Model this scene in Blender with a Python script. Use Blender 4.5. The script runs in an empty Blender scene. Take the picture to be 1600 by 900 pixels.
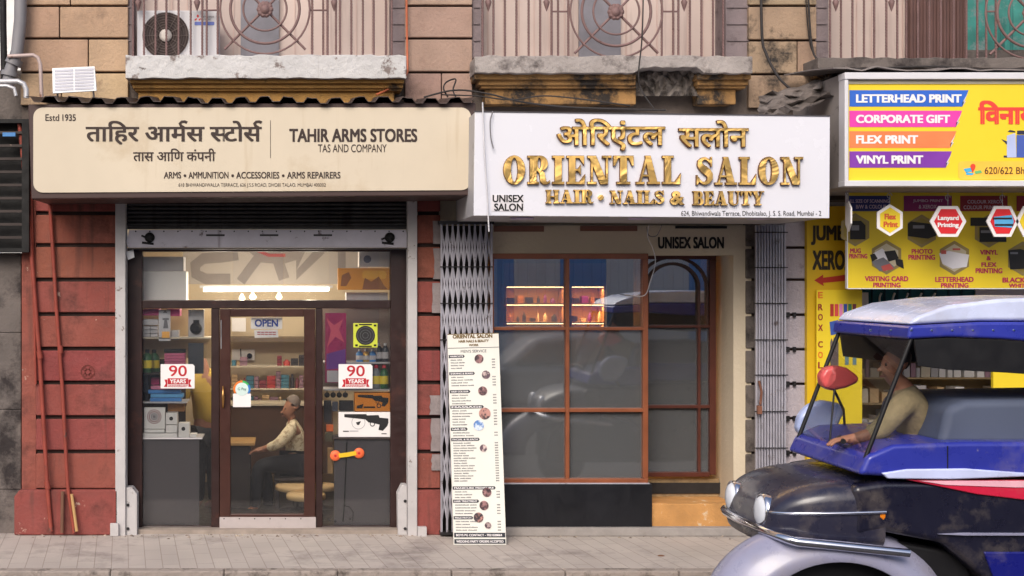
import bpy, bmesh, math, random
from mathutils import Vector, Matrix
random.seed(7)
sc = bpy.context.scene

# ---------------------------------------------------------------- camera, sky, sun, exposure
D, F, VX, VY = 12.0, 2100.0, 450.0, 445.0          # camera distance to the facade, focal length in photo pixels, principal point
H = (835 - 445) / (F / D)                          # camera height above the pavement
cam = bpy.data.cameras.new('camera')
cam.sensor_width = 36; cam.lens = F / 1600 * 36
cam.shift_x = (800 - VX) / 1600; cam.shift_y = -(450 - VY) / 1600
cam.clip_start = 0.1; cam.clip_end = 2000
camo = bpy.data.objects.new('camera', cam)
camo.location = (0, -D, H); camo.rotation_euler = (math.radians(90), 0, 0)
sc.collection.objects.link(camo); sc.camera = camo

SUN_EL, SUN_AZ = math.radians(38), math.radians(200)   # azimuth measured clockwise from +Y (north)
w = bpy.data.worlds.new('World'); sc.world = w; w.use_nodes = True
nt = w.node_tree
sky = nt.nodes.new('ShaderNodeTexSky'); sky.sky_type = 'NISHITA'; sky.sun_disc = False
sky.sun_elevation = SUN_EL; sky.sun_rotation = SUN_AZ
sky.air_density = 1.0; sky.dust_density = 4.0; sky.ozone_density = 1.0
nt.links.new(sky.outputs[0], nt.nodes['Background'].inputs[0])
nt.nodes['Background'].inputs[1].default_value = 0.13
sl = bpy.data.lights.new('sun', 'SUN'); sl.energy = 1.4; sl.angle = math.radians(30); sl.color = (1.0, 0.96, 0.91)
so = bpy.data.objects.new('sun', sl); sc.collection.objects.link(so)
sd = Vector((math.sin(SUN_AZ) * math.cos(SUN_EL), math.cos(SUN_AZ) * math.cos(SUN_EL), math.sin(SUN_EL)))
so.rotation_euler = sd.to_track_quat('Z', 'Y').to_euler(); so.location = (-4, -14, 20)
vs = sc.view_settings
vs.view_transform = 'Standard'; vs.look = 'None'; vs.gamma = 1.0; vs.exposure = 0.42
sc.cycles.use_denoising = True
sc.cycles.max_bounces = 8; sc.cycles.transparent_max_bounces = 12
sc.cycles.sample_clamp_indirect = 6

# ---------------------------------------------------------------- helpers
def k(y): return (D + y) / F                       # metres per photo pixel at depth y
def P(px, py, y): return ((px - VX) * k(y), y, H - (py - VY) * k(y))
def at(y): return lambda px, py, d=0.0: P_off(px, py, y, d)
def P_off(px, py, y, d):                           # the plane at y, then d metres towards the street
    p = P(px, py, y); return (p[0], p[1] - d, p[2])
def C(r, g, b):
    f = lambda v: (v / 255 / 12.92) if v / 255 <= .04045 else ((v / 255 + .055) / 1.055) ** 2.4
    return (f(r), f(g), f(b), 1)

MATS = {}
def mat(name, col, rough=.75, metal=0.0, var=.12, vs_=2.5, bump=.0, bs=45., col2=None, c2=(.5, .62), c2s=3.0,
        streak=None, chips=None, island=0.0, spec=.4, emit=0.0, coat=0.0):
    if name in MATS: return MATS[name]
    m = bpy.data.materials.new(name); m.use_nodes = True; MATS[name] = m
    t = m.node_tree; N = t.nodes; L = t.links; b = N['Principled BSDF']
    tc = N.new('ShaderNodeTexCoord')
    def noise(scale, det=6., vec=None, rough_=.6):
        n = N.new('ShaderNodeTexNoise'); n.inputs['Scale'].default_value = scale; n.inputs['Detail'].default_value = det
        n.inputs['Roughness'].default_value = rough_
        L.new(vec or tc.outputs['Object'], n.inputs['Vector']); return n.outputs[0]
    def ramp(v, a, c):
        r = N.new('ShaderNodeMapRange'); r.inputs[1].default_value = a; r.inputs[2].default_value = c
        L.new(v, r.inputs[0]); return r.outputs[0]
    def mix(fac, c_a, c_b, typ='MIX'):
        x = N.new('ShaderNodeMix'); x.data_type = 'RGBA'; x.blend_type = typ
        for s, v in ((x.inputs[0], fac), (x.inputs[6], c_a), (x.inputs[7], c_b)):
            if hasattr(v, 'is_linked') or hasattr(v, 'links'): L.new(v, s)
            else: s.default_value = v
        return x.outputs[2]
    lo = tuple(max(0, v * (1 - var)) for v in col[:3]) + (1,); hi = tuple(min(1, v * (1 + var)) for v in col[:3]) + (1,)
    out = mix(ramp(noise(vs_), .3, .7), lo, hi)
    if island:
        g = N.new('ShaderNodeNewGeometry')
        hs = N.new('ShaderNodeHueSaturation'); L.new(out, hs.inputs['Color'])
        L.new(ramp2(N, L, g.outputs['Random Per Island'], 1 - island, 1 + island), hs.inputs['Value'])
        L.new(ramp2(N, L, g.outputs['Random Per Island'], .485, .515), hs.inputs['Hue'])
        out = hs.outputs[0]
    if col2: out = mix(ramp(noise(c2s, 8., None, .7), *c2), out, col2)
    if streak:
        mp = N.new('ShaderNodeMapping'); mp.inputs['Scale'].default_value = (9, 9, .55); L.new(tc.outputs['Object'], mp.inputs[0])
        out = mix(ramp(noise(1.0, 5., mp.outputs[0]), streak[1], streak[2]), out, streak[0])
    if chips: out = mix(ramp(noise(chips[3], 9., None, .75), chips[1], chips[2]), out, chips[0])
    L.new(out, b.inputs['Base Color'])
    b.inputs['Metallic'].default_value = metal; b.inputs['Specular IOR Level'].default_value = spec
    if coat: b.inputs['Coat Weight'].default_value = coat; b.inputs['Coat Roughness'].default_value = .04
    L.new(ramp3(N, L, noise(vs_ * 4), rough), b.inputs['Roughness'])
    if bump:
        bp = N.new('ShaderNodeBump'); bp.inputs['Strength'].default_value = bump; bp.inputs['Distance'].default_value = .02
        L.new(noise(bs, 8.), bp.inputs['Height']); L.new(bp.outputs[0], b.inputs['Normal'])
    if emit:
        L.new(out, b.inputs['Emission Color']); b.inputs['Emission Strength'].default_value = emit
    return m
def ramp2(N, L, v, a, b):
    r = N.new('ShaderNodeMapRange'); r.inputs[3].default_value = a; r.inputs[4].default_value = b; L.new(v, r.inputs[0]); return r.outputs[0]
def ramp3(N, L, v, rough):
    r = N.new('ShaderNodeMapRange'); r.inputs[1].default_value = .3; r.inputs[2].default_value = .7
    r.inputs[3].default_value = max(.02, rough * .8); r.inputs[4].default_value = min(1, rough * 1.2); L.new(v, r.inputs[0]); return r.outputs[0]
def glass(name, tint=(.9, .92, .92, 1), refl=1.0, rough=.0, haze=0.0, hcol=(.2, .22, .24, 1), ribs=False):
    if name in MATS: return MATS[name]
    m = bpy.data.materials.new(name); m.use_nodes = True; MATS[name] = m
    t = m.node_tree; N = t.nodes; L = t.links; N.remove(N['Principled BSDF'])
    tr = N.new('ShaderNodeBsdfTransparent'); tr.inputs[0].default_value = tint
    gl = N.new('ShaderNodeBsdfGlossy'); gl.inputs['Roughness'].default_value = rough
    base = tr.outputs[0]
    if haze:
        df = N.new('ShaderNodeBsdfDiffuse'); df.inputs[0].default_value = hcol
        x = N.new('ShaderNodeMixShader'); L.new(base, x.inputs[1]); L.new(df.outputs[0], x.inputs[2])
        if ribs:
            tc = N.new('ShaderNodeTexCoord'); wv = N.new('ShaderNodeTexWave'); wv.bands_direction = 'Z'
            wv.inputs['Scale'].default_value = 24; L.new(tc.outputs['Object'], wv.inputs[0])
            L.new(ramp2(N, L, wv.outputs[1], haze - .07, haze + .03), x.inputs[0])
        else:
            tc = N.new('ShaderNodeTexCoord'); n = N.new('ShaderNodeTexNoise'); n.inputs['Scale'].default_value = 3; n.inputs['Detail'].default_value = 8
            L.new(tc.outputs['Object'], n.inputs[0]); L.new(ramp2(N, L, n.outputs[0], haze * .4, haze * 1.6), x.inputs[0])
        base = x.outputs[0]
    fr = N.new('ShaderNodeFresnel'); fr.inputs[0].default_value = 1.5
    mu = N.new('ShaderNodeMath'); mu.operation = 'MULTIPLY'; mu.use_clamp = True; mu.inputs[1].default_value = refl; L.new(fr.outputs[0], mu.inputs[0])
    y = N.new('ShaderNodeMixShader'); L.new(mu.outputs[0], y.inputs[0]); L.new(base, y.inputs[1]); L.new(gl.outputs[0], y.inputs[2])
    L.new(y.outputs[0], N['Material Output'].inputs[0]); return m

def things_label(o, label, cat, group=None):
    o['label'] = label; o['category'] = cat
    if group: o['group'] = group
ROOTS = []
def thing(name, label, cat, group=None):
    o = bpy.data.objects.new(name, None); o.empty_display_size = .1; sc.collection.objects.link(o)
    things_label(o, label, cat, group); ROOTS.append(o); return o
def tree_meshes(o):
    r = []
    for c in CH.get(o, []):
        r.append(c); r += tree_meshes(c)
    return r
CH = {}; SETTLED = set()
def settle(root):                                  # put the Empty at the base of its parts; the parts stay where they are
    ms = [m for m in tree_meshes(root) if m.type == 'MESH' and len(m.data.vertices)]
    if not ms: return
    xs = [v.co for m in ms for v in m.data.vertices]
    base = Vector(((min(v.x for v in xs) + max(v.x for v in xs)) / 2, (min(v.y for v in xs) + max(v.y for v in xs)) / 2, min(v.z for v in xs)))
    root.location = base
    for c in CH[root]: c.matrix_parent_inverse = Matrix.Translation(-base)
    SETTLED.add(root)
def dup(root, delta, label, group=None):           # a copy of a thing and of each of its parts
    if root not in SETTLED: settle(root)
    def rec(o, par):
        c = o.copy(); sc.collection.objects.link(c)
        if par is not None: c.parent = par; CH.setdefault(par, []).append(c)
        for q in list(CH.get(o, [])): rec(q, c)
        return c
    r = rec(root, None); r.location = Vector(root.location) + Vector(delta); r['label'] = label
    if group: r['group'] = group
    return r

class MB:
    def __init__(s): s.v = []; s.f = []; s.sm = []
    def add(s, vs_, fs, smooth=False):
        o = len(s.v); s.v += [tuple(p) for p in vs_]; s.f += [tuple(i + o for i in f) for f in fs]; s.sm += [smooth] * len(fs); return s
    def box(s, x0, x1, y0, y1, z0, z1):
        return s.add([(x0, y0, z0), (x1, y0, z0), (x1, y1, z0), (x0, y1, z0), (x0, y0, z1), (x1, y0, z1), (x1, y1, z1), (x0, y1, z1)],
                     [(0, 1, 5, 4), (1, 2, 6, 5), (2, 3, 7, 6), (3, 0, 4, 7), (4, 5, 6, 7), (3, 2, 1, 0)])
    def pbox(s, a, b, c, d, yf, yb):               # photo rectangle a,b - c,d measured on the front face at depth yf
        p, q = P(a, d, yf), P(c, b, yf); return s.box(p[0], q[0], yf, yb, p[2], q[2])
    def prism(s, pts, yf, yb):                     # XZ outline (counter clockwise seen from the street), extruded in depth
        n = len(pts); ar = sum(pts[i][0] * pts[(i + 1) % n][1] - pts[(i + 1) % n][0] * pts[i][1] for i in range(n))
        if ar < 0: pts = pts[::-1]
        return s.add([(x, yf, z) for x, z in pts] + [(x, yb, z) for x, z in pts],
                     [tuple(range(n)), tuple(range(2 * n - 1, n - 1, -1))] + [(i, i + n, (i + 1) % n + n, (i + 1) % n) for i in range(n)])
    def ppoly(s, pts, yf, yb): return s.prism([(P(a, b, yf)[0], P(a, b, yf)[2]) for a, b in pts], yf, yb)
    def mpoly(s, pts, mp, d=.002):                 # flat print on a mapped surface
        n = len(pts); ar = sum(pts[i][0] * pts[(i + 1) % n][1] - pts[(i + 1) % n][0] * pts[i][1] for i in range(n))
        if ar > 0: pts = pts[::-1]
        return s.add([mp(a, b, d) for a, b in pts], [tuple(range(n))])
    def mrect(s, a, b, c, d_, mp, d=.002): return s.mpoly([(a, b), (c, b), (c, d_), (a, d_)], mp, d)
    def mdisc(s, cx, cy, r, mp, d=.002, ry=None, n=28): return s.mpoly([(cx + r * math.cos(2 * math.pi * i / n), cy + (ry or r) * math.sin(2 * math.pi * i / n)) for i in range(n)], mp, d)
    def mring(s, cx, cy, r0, r1, mp, d=.002, n=32, a0=0., a1=2 * math.pi):
        m = n + 1
        A = [a0 + (a1 - a0) * i / n for i in range(m)]
        return s.add([mp(cx + r0 * math.cos(t), cy + r0 * math.sin(t), d) for t in A] + [mp(cx + r1 * math.cos(t), cy + r1 * math.sin(t), d) for t in A],
                     [(i, i + 1, m + i + 1, m + i) for i in range(n)])
    def tube(s, pts, r, n=8, closed=False, smooth=True):
        pts = [Vector(p) for p in pts]; m = len(pts); rings = []; up = None
        for i, p in enumerate(pts):
            a = pts[i - 1] if (i or closed) else p; b = pts[(i + 1) % m] if (i < m - 1 or closed) else p
            t = (b - a).normalized()
            if up is None: up = t.orthogonal().normalized()
            up = (up - t * up.dot(t)); up = up.normalized() if up.length > 1e-6 else t.orthogonal().normalized()
            q = t.cross(up); rr = r[i] if isinstance(r, (list, tuple)) else r
            rings.append([p + (up * math.cos(2 * math.pi * j / n) + q * math.sin(2 * math.pi * j / n)) * rr for j in range(n)])
        vs_ = [v for g in rings for v in g]; fs = []
        for i in range(m if closed else m - 1):
            i2 = (i + 1) % m
            for j in range(n): fs.append((i * n + j, i * n + (j + 1) % n, i2 * n + (j + 1) % n, i2 * n + j))
        s.add(vs_, fs, smooth)
        if not closed: s.add(rings[0], [tuple(range(n - 1, -1, -1))]); s.add(rings[-1], [tuple(range(n))])
        return s
    def ptube(s, pts, r, n=8, **kw): return s.tube([P(*p) for p in pts], r, n, **kw)
    def lathe(s, o, axis, prof, n=20, smooth=True):  # prof: (radius, distance along axis)
        a = Vector(axis).normalized(); u = a.orthogonal().normalized(); q = a.cross(u); o = Vector(o)
        vs_ = [o + a * h + (u * math.cos(2 * math.pi * j / n) + q * math.sin(2 * math.pi * j / n)) * r for r, h in prof for j in range(n)]
        fs = [(i * n + j, i * n + (j + 1) % n, (i + 1) * n + (j + 1) % n, (i + 1) * n + j) for i in range(len(prof) - 1) for j in range(n)]
        s.add(vs_, fs, smooth); s.add(vs_[:n], [tuple(range(n - 1, -1, -1))]); s.add(vs_[-n:], [tuple(range(n))]); return s
    def build(s, name, m, parent=None, bevel=0, label=None, cat=None, group=None, kind=None, fix=False, seg=2):
        me = bpy.data.meshes.new(name); me.from_pydata(s.v, [], s.f); me.materials.append(m)
        for p, q in zip(me.polygons, s.sm): p.use_smooth = q
        if fix:
            b = bmesh.new(); b.from_mesh(me); bmesh.ops.recalc_face_normals(b, faces=b.faces); b.to_mesh(me); b.free()
        me.update()
        o = bpy.data.objects.new(name, me); sc.collection.objects.link(o)
        if parent is not None: o.parent = parent; CH.setdefault(parent, []).append(o)
        else:
            xs = [v.co for v in me.vertices]
            base = Vector(((min(v.x for v in xs) + max(v.x for v in xs)) / 2, (min(v.y for v in xs) + max(v.y for v in xs)) / 2, min(v.z for v in xs)))
            me.transform(Matrix.Translation(-base)); o.location = base
        if bevel:
            bv = o.modifiers.new('bevel', 'BEVEL'); bv.width = bevel; bv.segments = seg; bv.limit_method = 'ANGLE'; bv.angle_limit = math.radians(40 if seg == 2 else 28)
            if seg > 2: me.polygons.foreach_set('use_smooth', [True] * len(me.polygons)); bv.harden_normals = True; me.set_sharp_from_angle(angle=math.radians(50))
        if label and cat: things_label(o, label, cat, group)
        elif label: o['label'] = label
        if kind: o['kind'] = kind
        return o

GC = {}
def glyphs(body, bold=0.0, ext=0.0):               # built-in typeface as a mesh
    key = (body, bold, ext)
    if key not in GC:
        c = bpy.data.curves.new('lettering', 'FONT'); c.body = body; c.offset = bold; c.extrude = ext; c.resolution_u = 4
        o = bpy.data.objects.new('lettering', c); m = o.to_mesh()
        GC[key] = ([tuple(v.co) for v in m.vertices], [tuple(p.vertices) for p in m.polygons])
        o.to_mesh_clear(); bpy.data.objects.remove(o); bpy.data.curves.remove(c)
    return GC[key]
def put(mb, V, Fs, x0, y0, x1, y1, mp, d, deep=0.0):
    ax = min(v[0] for v in V); bx = max(v[0] for v in V); ay = min(v[1] for v in V); by = max(v[1] for v in V)
    mb.add([mp(x0 + (v[0] - ax) / (bx - ax) * (x1 - x0), y1 - (v[1] - ay) / (by - ay) * (y1 - y0), d + v[2] * (deep or 1)) for v in V], Fs)
def embolden(v, f, b, st=.00012):                   # heavier strokes: the outline laid over itself with small shifts, each a hair prouder
    if b <= 0: return v, f
    V, Fs = [], []
    for i, (sx, sy) in enumerate(((1, .6), (-1, .6), (1, -.6), (-1, -.6))):
        o = len(V); V += [(x + sx * b, y + sy * b, z + i * st) for x, y, z in v]; Fs += [tuple(j + o for j in q) for q in f]
    return V, Fs
def T(mb, body, x0, y0, x1, y1, mp, bold=.0, d=.003, ext=0.0): V, Fs = embolden(*glyphs(body, 0, ext), bold); put(mb, V, Fs, x0, y0, x1, y1, mp, d)
def advance(s): return max(v[0] for v in glyphs(s + 'MMM')[0]) - max(v[0] for v in glyphs('MMM')[0])
def ribbon(pts, wd):
    L_, R_ = [], []
    for i, (x, y) in enumerate(pts):
        a = pts[max(0, i - 1)]; b = pts[min(len(pts) - 1, i + 1)]; dx, dy = b[0] - a[0], b[1] - a[1]; l = math.hypot(dx, dy) or 1
        w_ = (wd[i] if isinstance(wd, (list, tuple)) else wd) / 2
        L_.append((x - dy / l * w_, y + dx / l * w_)); R_.append((x + dy / l * w_, y - dx / l * w_))
    n = len(pts); return L_ + R_, [(i, i + n, i + n + 1, i + 1) for i in range(n - 1)]
def deva(mb, toks, x0, y0, x1, y1, mp, bold=.02, d=.003, ext=0.0):  # Devanagari laid out sign by sign, in visual order
    V, Fs, pen = [], [], 0.0
    for i, t in enumerate(toks):
        st = .0005 * (i % 4)
        if t == 'reph':
            v, f = ribbon([(-.03, .6), (-.15, .68), (-.19, .78), (-.12, .86), (.0, .87), (.09, .82)], .075 + bold * 2)
            v = [(a, b, 0) for a, b in v]; adv = 0; off = pen - .06
        elif t.startswith('half'):
            v, f = glyphs(t[4:], 0, ext); b = bmesh.new(); vv = [b.verts.new(q) for q in v]
            for q in f:
                try: b.faces.new([vv[j] for j in q])
                except ValueError: pass
            cut = .535
            bmesh.ops.bisect_plane(b, geom=b.verts[:] + b.edges[:] + b.faces[:], plane_co=(cut, 0, 0), plane_no=(1, 0, 0), clear_outer=True)
            b.verts.index_update(); v = [tuple(q.co) for q in b.verts]; f = [tuple(q.index for q in g.verts) for g in b.faces]; b.free(); v, f = embolden(v, f, bold); adv = cut; off = pen
        elif t == ' ': adv = .26; v = f = None
        else: v, f = embolden(*glyphs(t, 0, ext), bold); adv = advance(t); off = pen
        if v:
            o = len(V); V += [(a + off, b, c + st) for a, b, c in v]; Fs += [tuple(j + o for j in q) for q in f]
        pen += adv
    put(mb, V, Fs, x0, y0, x1, y1, mp, d)
def rrect(a, b, c, d, r, n=6):
    pts = []
    for cx, cy, t0 in ((c - r, b + r, -90), (c - r, d - r, 0), (a + r, d - r, 90), (a + r, b + r, 180)):
        for i in range(n + 1): t = math.radians(t0 + 90 * i / n); pts.append((cx + r * math.cos(t), cy + r * math.sin(t)))
    return pts
def hexa(cx, cy, r, flat=True, asp=1.0):
    return [(cx + asp * r * math.cos(math.radians(60 * i + (0 if flat else 30))), cy + r * math.sin(math.radians(60 * i + (0 if flat else 30)))) for i in range(6)]
# ---------------------------------------------------------------- materials of the setting
paint_red = mat('red_oxide_paint', C(140, 76, 66), .85, var=.24, vs_=2.2, bump=.45, bs=30, col2=C(78, 50, 46), c2=(.50, .72), c2s=2.2, streak=(C(92, 60, 54), .56, .74), chips=(C(186, 158, 142), .63, .66, 4.0), island=.07)
sandstone = mat('sandstone', C(176, 148, 122), .85, var=.18, vs_=3, bump=.5, bs=35, col2=C(112, 92, 78), c2=(.55, .75), c2s=2.2, island=.10, streak=(C(140, 120, 106), .62, .8))
pinkstone = mat('pink_sandstone', C(160, 134, 120), .85, var=.16, vs_=3, bump=.5, bs=35, col2=C(120, 98, 88), c2=(.55, .75), c2s=2.2, island=.10)
sootstone = mat('sooty_sandstone', C(154, 132, 110), .9, var=.2, vs_=3, bump=.5, bs=35, col2=C(44, 40, 38), c2=(.50, .60), c2s=1.7, island=.10)
groove = mat('groove_dirt', C(58, 44, 40), .95, var=.3, vs_=12)
ochre = mat('ochre_moulding', C(176, 134, 76), .85, var=.2, vs_=5, bump=.5, bs=30, col2=C(70, 56, 44), c2=(.56, .68), c2s=3.4)
ochre_dirty = mat('blackened_ochre_moulding', C(160, 122, 76), .9, var=.25, vs_=5, bump=.7, bs=26, col2=C(52, 46, 42), c2=(.46, .58), c2s=2.6)
sillwhite = mat('flaking_white_paint', C(196, 194, 194), .85, var=.1, vs_=4, bump=1.0, bs=14, col2=C(128, 116, 112), c2=(.56, .62), c2s=5.5, chips=(C(92, 80, 74), .655, .68, 6), streak=(C(150, 142, 138), .64, .8))
sillgrey = mat('grey_weathered_plaster', C(158, 150, 146), .9, var=.16, vs_=4, bump=1.0, bs=16, col2=C(88, 80, 78), c2=(.52, .64), c2s=3.2)
rubble = mat('broken_plaster', C(120, 112, 106), .95, var=.35, vs_=9, bump=1.0, bs=14, col2=C(60, 54, 50), c2=(.5, .6), c2s=7)
concrete_d = mat('dark_stained_concrete', C(104, 96, 92), .9, var=.2, vs_=3, bump=.6, bs=25, col2=C(48, 42, 42), c2=(.48, .62), c2s=2.2)
lilac = mat('lilac_grey_stone', C(172, 164, 172), .85, var=.1, vs_=4, bump=.5, bs=30, col2=C(110, 102, 108), c2=(.58, .7), c2s=4)
iron = mat('maroon_iron_paint', C(120, 94, 92), .6, var=.15, vs_=10, bump=.2, bs=60, col2=C(90, 62, 54), c2=(.6, .7), c2s=14)
shutterpaint = mat('pale_window_board', C(200, 182, 174), .7, var=.08, vs_=2, streak=(C(160, 140, 134), .54, .76))
greypane = mat('dusty_window_pane', C(128, 126, 134), .4, var=.2, vs_=3)
steel = mat('galvanised_grey', C(168, 168, 172), .5, .3, var=.15, vs_=6, col2=C(112, 96, 90), c2=(.6, .7), c2s=9)
postpaint = mat('chipped_white_post', C(186, 182, 182), .6, var=.08, vs_=5, bump=.2, bs=40, col2=C(104, 84, 76), c2=(.62, .68), c2s=9, streak=(C(120, 104, 98), .68, .82))
darksteel = mat('dark_steel', C(52, 50, 52), .45, .5, var=.3, vs_=8)
black = mat('black_matt', C(22, 21, 22), .7, var=.2)
darkroom = mat('dark_interior', C(40, 37, 36), .9)
cream_wall = mat('cream_wall', C(214, 196, 166), .8, var=.05, vs_=2, bump=.1)
beige = mat('beige_plaster', C(206, 192, 168), .8, var=.05, vs_=1.6, bump=.25, bs=30, col2=C(168, 152, 130), c2=(.62, .8), c2s=2.2)
pipe_grey = mat('grey_pipe', C(128, 126, 130), .5, var=.12)
pipe_red = mat('red_painted_pipe', C(140, 64, 52), .6, var=.2, vs_=8, col2=C(90, 66, 60), c2=(.58, .66), c2s=10)
cablem = mat('black_cable', C(46, 42, 42), .7, var=.2)
white = mat('white_paint', C(228, 228, 230), .5, var=.04)

# ---------------------------------------------------------------- ground
YK = D * (835 - 445) / (893 - 445) - D             # kerb line in depth
def road_mat():
    return mat('asphalt', C(76, 72, 72), .9, var=.25, vs_=4, bump=.6, bs=120, col2=C(120, 110, 104), c2=(.6, .75), c2s=5)
g = MB(); g.add([(-400, -400, -.13), (400, -400, -.13), (400, 60, -.13), (-400, 60, -.13)], [(0, 1, 2, 3)])
g.build('road', road_mat(), kind='structure')
pm = mat('paving', C(184, 174, 166), .85, var=.12, vs_=1.5, bump=.3, bs=60, col2=C(134, 124, 120), c2=(.52, .72), c2s=1.4, chips=(C(96, 88, 84), .67, .70, 3.2))
t = pm.node_tree; N = t.nodes; L = t.links; b = N['Principled BSDF']
src = b.inputs['Base Color'].links[0].from_socket
tc = N.new('ShaderNodeTexCoord'); mp = N.new('ShaderNodeMapping'); mp.inputs['Rotation'].default_value = (0, 0, math.radians(90 - 7)); L.new(tc.outputs['Object'], mp.inputs[0])
br = N.new('ShaderNodeTexBrick'); br.offset = 0.5; br.inputs['Scale'].default_value = 1; br.inputs['Mortar Size'].default_value = .0042
br.inputs['Brick Width'].default_value = .40; br.inputs['Row Height'].default_value = .135; br.inputs['Mortar Smooth'].default_value = .3
br.inputs['Color1'].default_value = (1, 1, 1, 1); br.inputs['Color2'].default_value = (.92, .91, .92, 1); br.inputs['Mortar'].default_value = (.66, .63, .62, 1)
L.new(mp.outputs[0], br.inputs[0])
mx = N.new('ShaderNodeMix'); mx.data_type = 'RGBA'; mx.blend_type = 'MULTIPLY'; mx.inputs[0].default_value = 1
L.new(src, mx.inputs[6]); L.new(br.outputs[0], mx.inputs[7]); L.new(mx.outputs[2], b.inputs['Base Color'])
g = MB(); g.box(-40, 40, YK + .12, .30, -.14, 0); g.build('pavement', pm, kind='structure')
kerbm = mat('kerb_stone', C(160, 148, 140), .9, var=.2, vs_=5, bump=.6, bs=40, col2=C(84, 76, 70), c2=(.5, .66), c2s=5)
g = MB(); x = -12.0
while x < 16: g.box(x, x + .88, YK, YK + .117, -.14, .004); x += .885
g.build('kerb', kerbm, kind='structure', bevel=.012)
g = MB(); rr = random.Random(3)
for i in range(1100):
    x = rr.uniform(-4, 7); y = -abs(rr.gauss(0, .09)) - .02 if i % 2 else YK - .02 - abs(rr.gauss(0, .15)); z = 0 if i % 2 else -.13; s_ = rr.choice((.004, .005, .006, .009, .015)) * rr.uniform(.7, 1.3)
    a = rr.uniform(0, 3); pts = [(x + s_ * math.cos(a + q * 1.6) * rr.uniform(.7, 1.5), y + s_ * math.sin(a + q * 1.6), z + .001) for q in range(4)]
    g.add(pts + [(x, y, z + s_ * .7)], [(0, 1, 4), (1, 2, 4), (2, 3, 4), (3, 0, 4)])
o = g.build('grit', mat('grit', C(150, 136, 124), .9, var=.5, vs_=40, island=.4), kind='stuff')

# ---------------------------------------------------------------- the terrace building
bld = thing('terrace_building', 'old stone terrace building with red ground floor piers and ochre upper storey above the shops', 'building')
def courses(px0, px1, ys, yf, yb, m, name, par, gap=5, split=None, back=None):
    r = random.Random(px0); mb = MB()
    for i in range(len(ys) - 1):
        xs = [px0, px1]
        if split and i in split: xs = [px0, split[i], px1]
        for j in range(len(xs) - 1):
            jit = r.uniform(0, .006)
            mb.pbox(xs[j] + (.8 if j else 0), ys[i] + gap * .5, xs[j + 1] - (.8 if j < len(xs) - 2 else 0), ys[i + 1] - gap * .5, yf - jit, yb)
    o = mb.build(name, m, par, bevel=.008)
    g_ = MB(); g_.pbox(px0 + 2, ys[0], px1 - 2, ys[-1], yf + .035, yb - .004); g_.build('mortar_bed', groove, o)
    return o
# upper storey piers
UP = [-140, -92, -43, 9, 60, 113, 166]
courses(32, 200, UP, 0, .45, sandstone, 'stone_pier', bld, 3.5, {2: 110, 3: 93, 4: 138, 5: 96, 1: 140})
courses(633, 738, UP, 0, .45, pinkstone, 'stone_pier', bld, 3.5, {5: 690})
courses(1170, 1276, [-140, -92, -43, 9, 63, 116, 170], 0, .45, sootstone, 'stone_pier', bld, 3.5, {4: 1246})
courses(1760, 1860, UP, 0, .45, sandstone, 'stone_pier', bld, 3.5)
g = MB(); g.pbox(34, 114, 1860, 312, .05, .45); g.build('spandrel_wall', mat('soot_plaster', C(96, 86, 80), .9, var=.3, vs_=4, bump=.6, bs=20), bld)
g = MB(); g.pbox(-400, -900, 1860, -141, .03, .45); g.build('upper_wall', sandstone, bld)
g = MB(); g.pbox(1861, -900, 4200, 842, .04, .45); g.pbox(-1800, -900, -401, 842, .04, .45); g.pbox(-400, 186, -161, 842, .05, .45); g.build('side_wall', mat('plain_side_wall', C(150, 132, 116), .9, var=.2, vs_=1.5, bump=.5, bs=20, col2=C(92, 80, 74), c2=(.5, .7), c2s=1.2), bld)
# left: dark stained pier of the next bay
courses(-160, 33, [395, 520, 640, 765, 836], .06, .5, concrete_d, 'stained_pier', bld, .5)
# ground floor red piers
RY = [308, 333, 383, 437, 491, 545, 598, 652, 706, 766]
pr = courses(56, 183, RY, 0, .5, paint_red, 'red_pier', bld, 6)
g = MB(); g.pbox(34, 312, 56, 766, .012, .5); g.build('pier_edge', paint_red, pr)
g = MB(); g.ppoly([(22, 836), (22, 776), (30, 766), (184, 766), (184, 836)], -.06, .5); g.build('plinth', paint_red, pr, bevel=.01)
pr = courses(652, 688, RY, 0, .5, paint_red, 'red_pier', bld, 6)
g = MB(); g.pbox(650, 766, 690, 836, -.03, .5); g.build('plinth', paint_red, pr, bevel=.01)
# mason's mark roundel on the left pier
g = MB(); g.mring(137, 581, 9.5, 11, at(-.012), 0); g.mring(137, 581, 3.5, 5, at(-.012), 0)
for a in range(4): g.mring(137 + 6.5 * math.cos(a * 1.571 + .78), 581 + 6.5 * math.sin(a * 1.571 + .78), 1.8, 2.8, at(-.012), 0, 12)
g.build('carved_roundel', mat('dark_red_relief', C(104, 50, 44), .9), pr)
# grey plaster patches beside the folding gate
g = MB(); rr = random.Random(5)
for a, b_, c, d in ((676, 345, 690, 381), (678, 388, 690, 436), (676, 442, 690, 489), (672, 618, 690, 648), (674, 654, 690, 705), (674, 710, 690, 735)):
    pts = [(a + rr.uniform(-1.3, 1.3), b_ + (d - b_) * i / 5) for i in range(6)] + [(c, d), (c, b_)]
    g = MB(); g.ppoly(pts, -.02, .01); g.build('cement_patch', mat('cement_grey', C(142, 132, 132), .9, var=.2, vs_=8, bump=.5, bs=40), pr)
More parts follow.
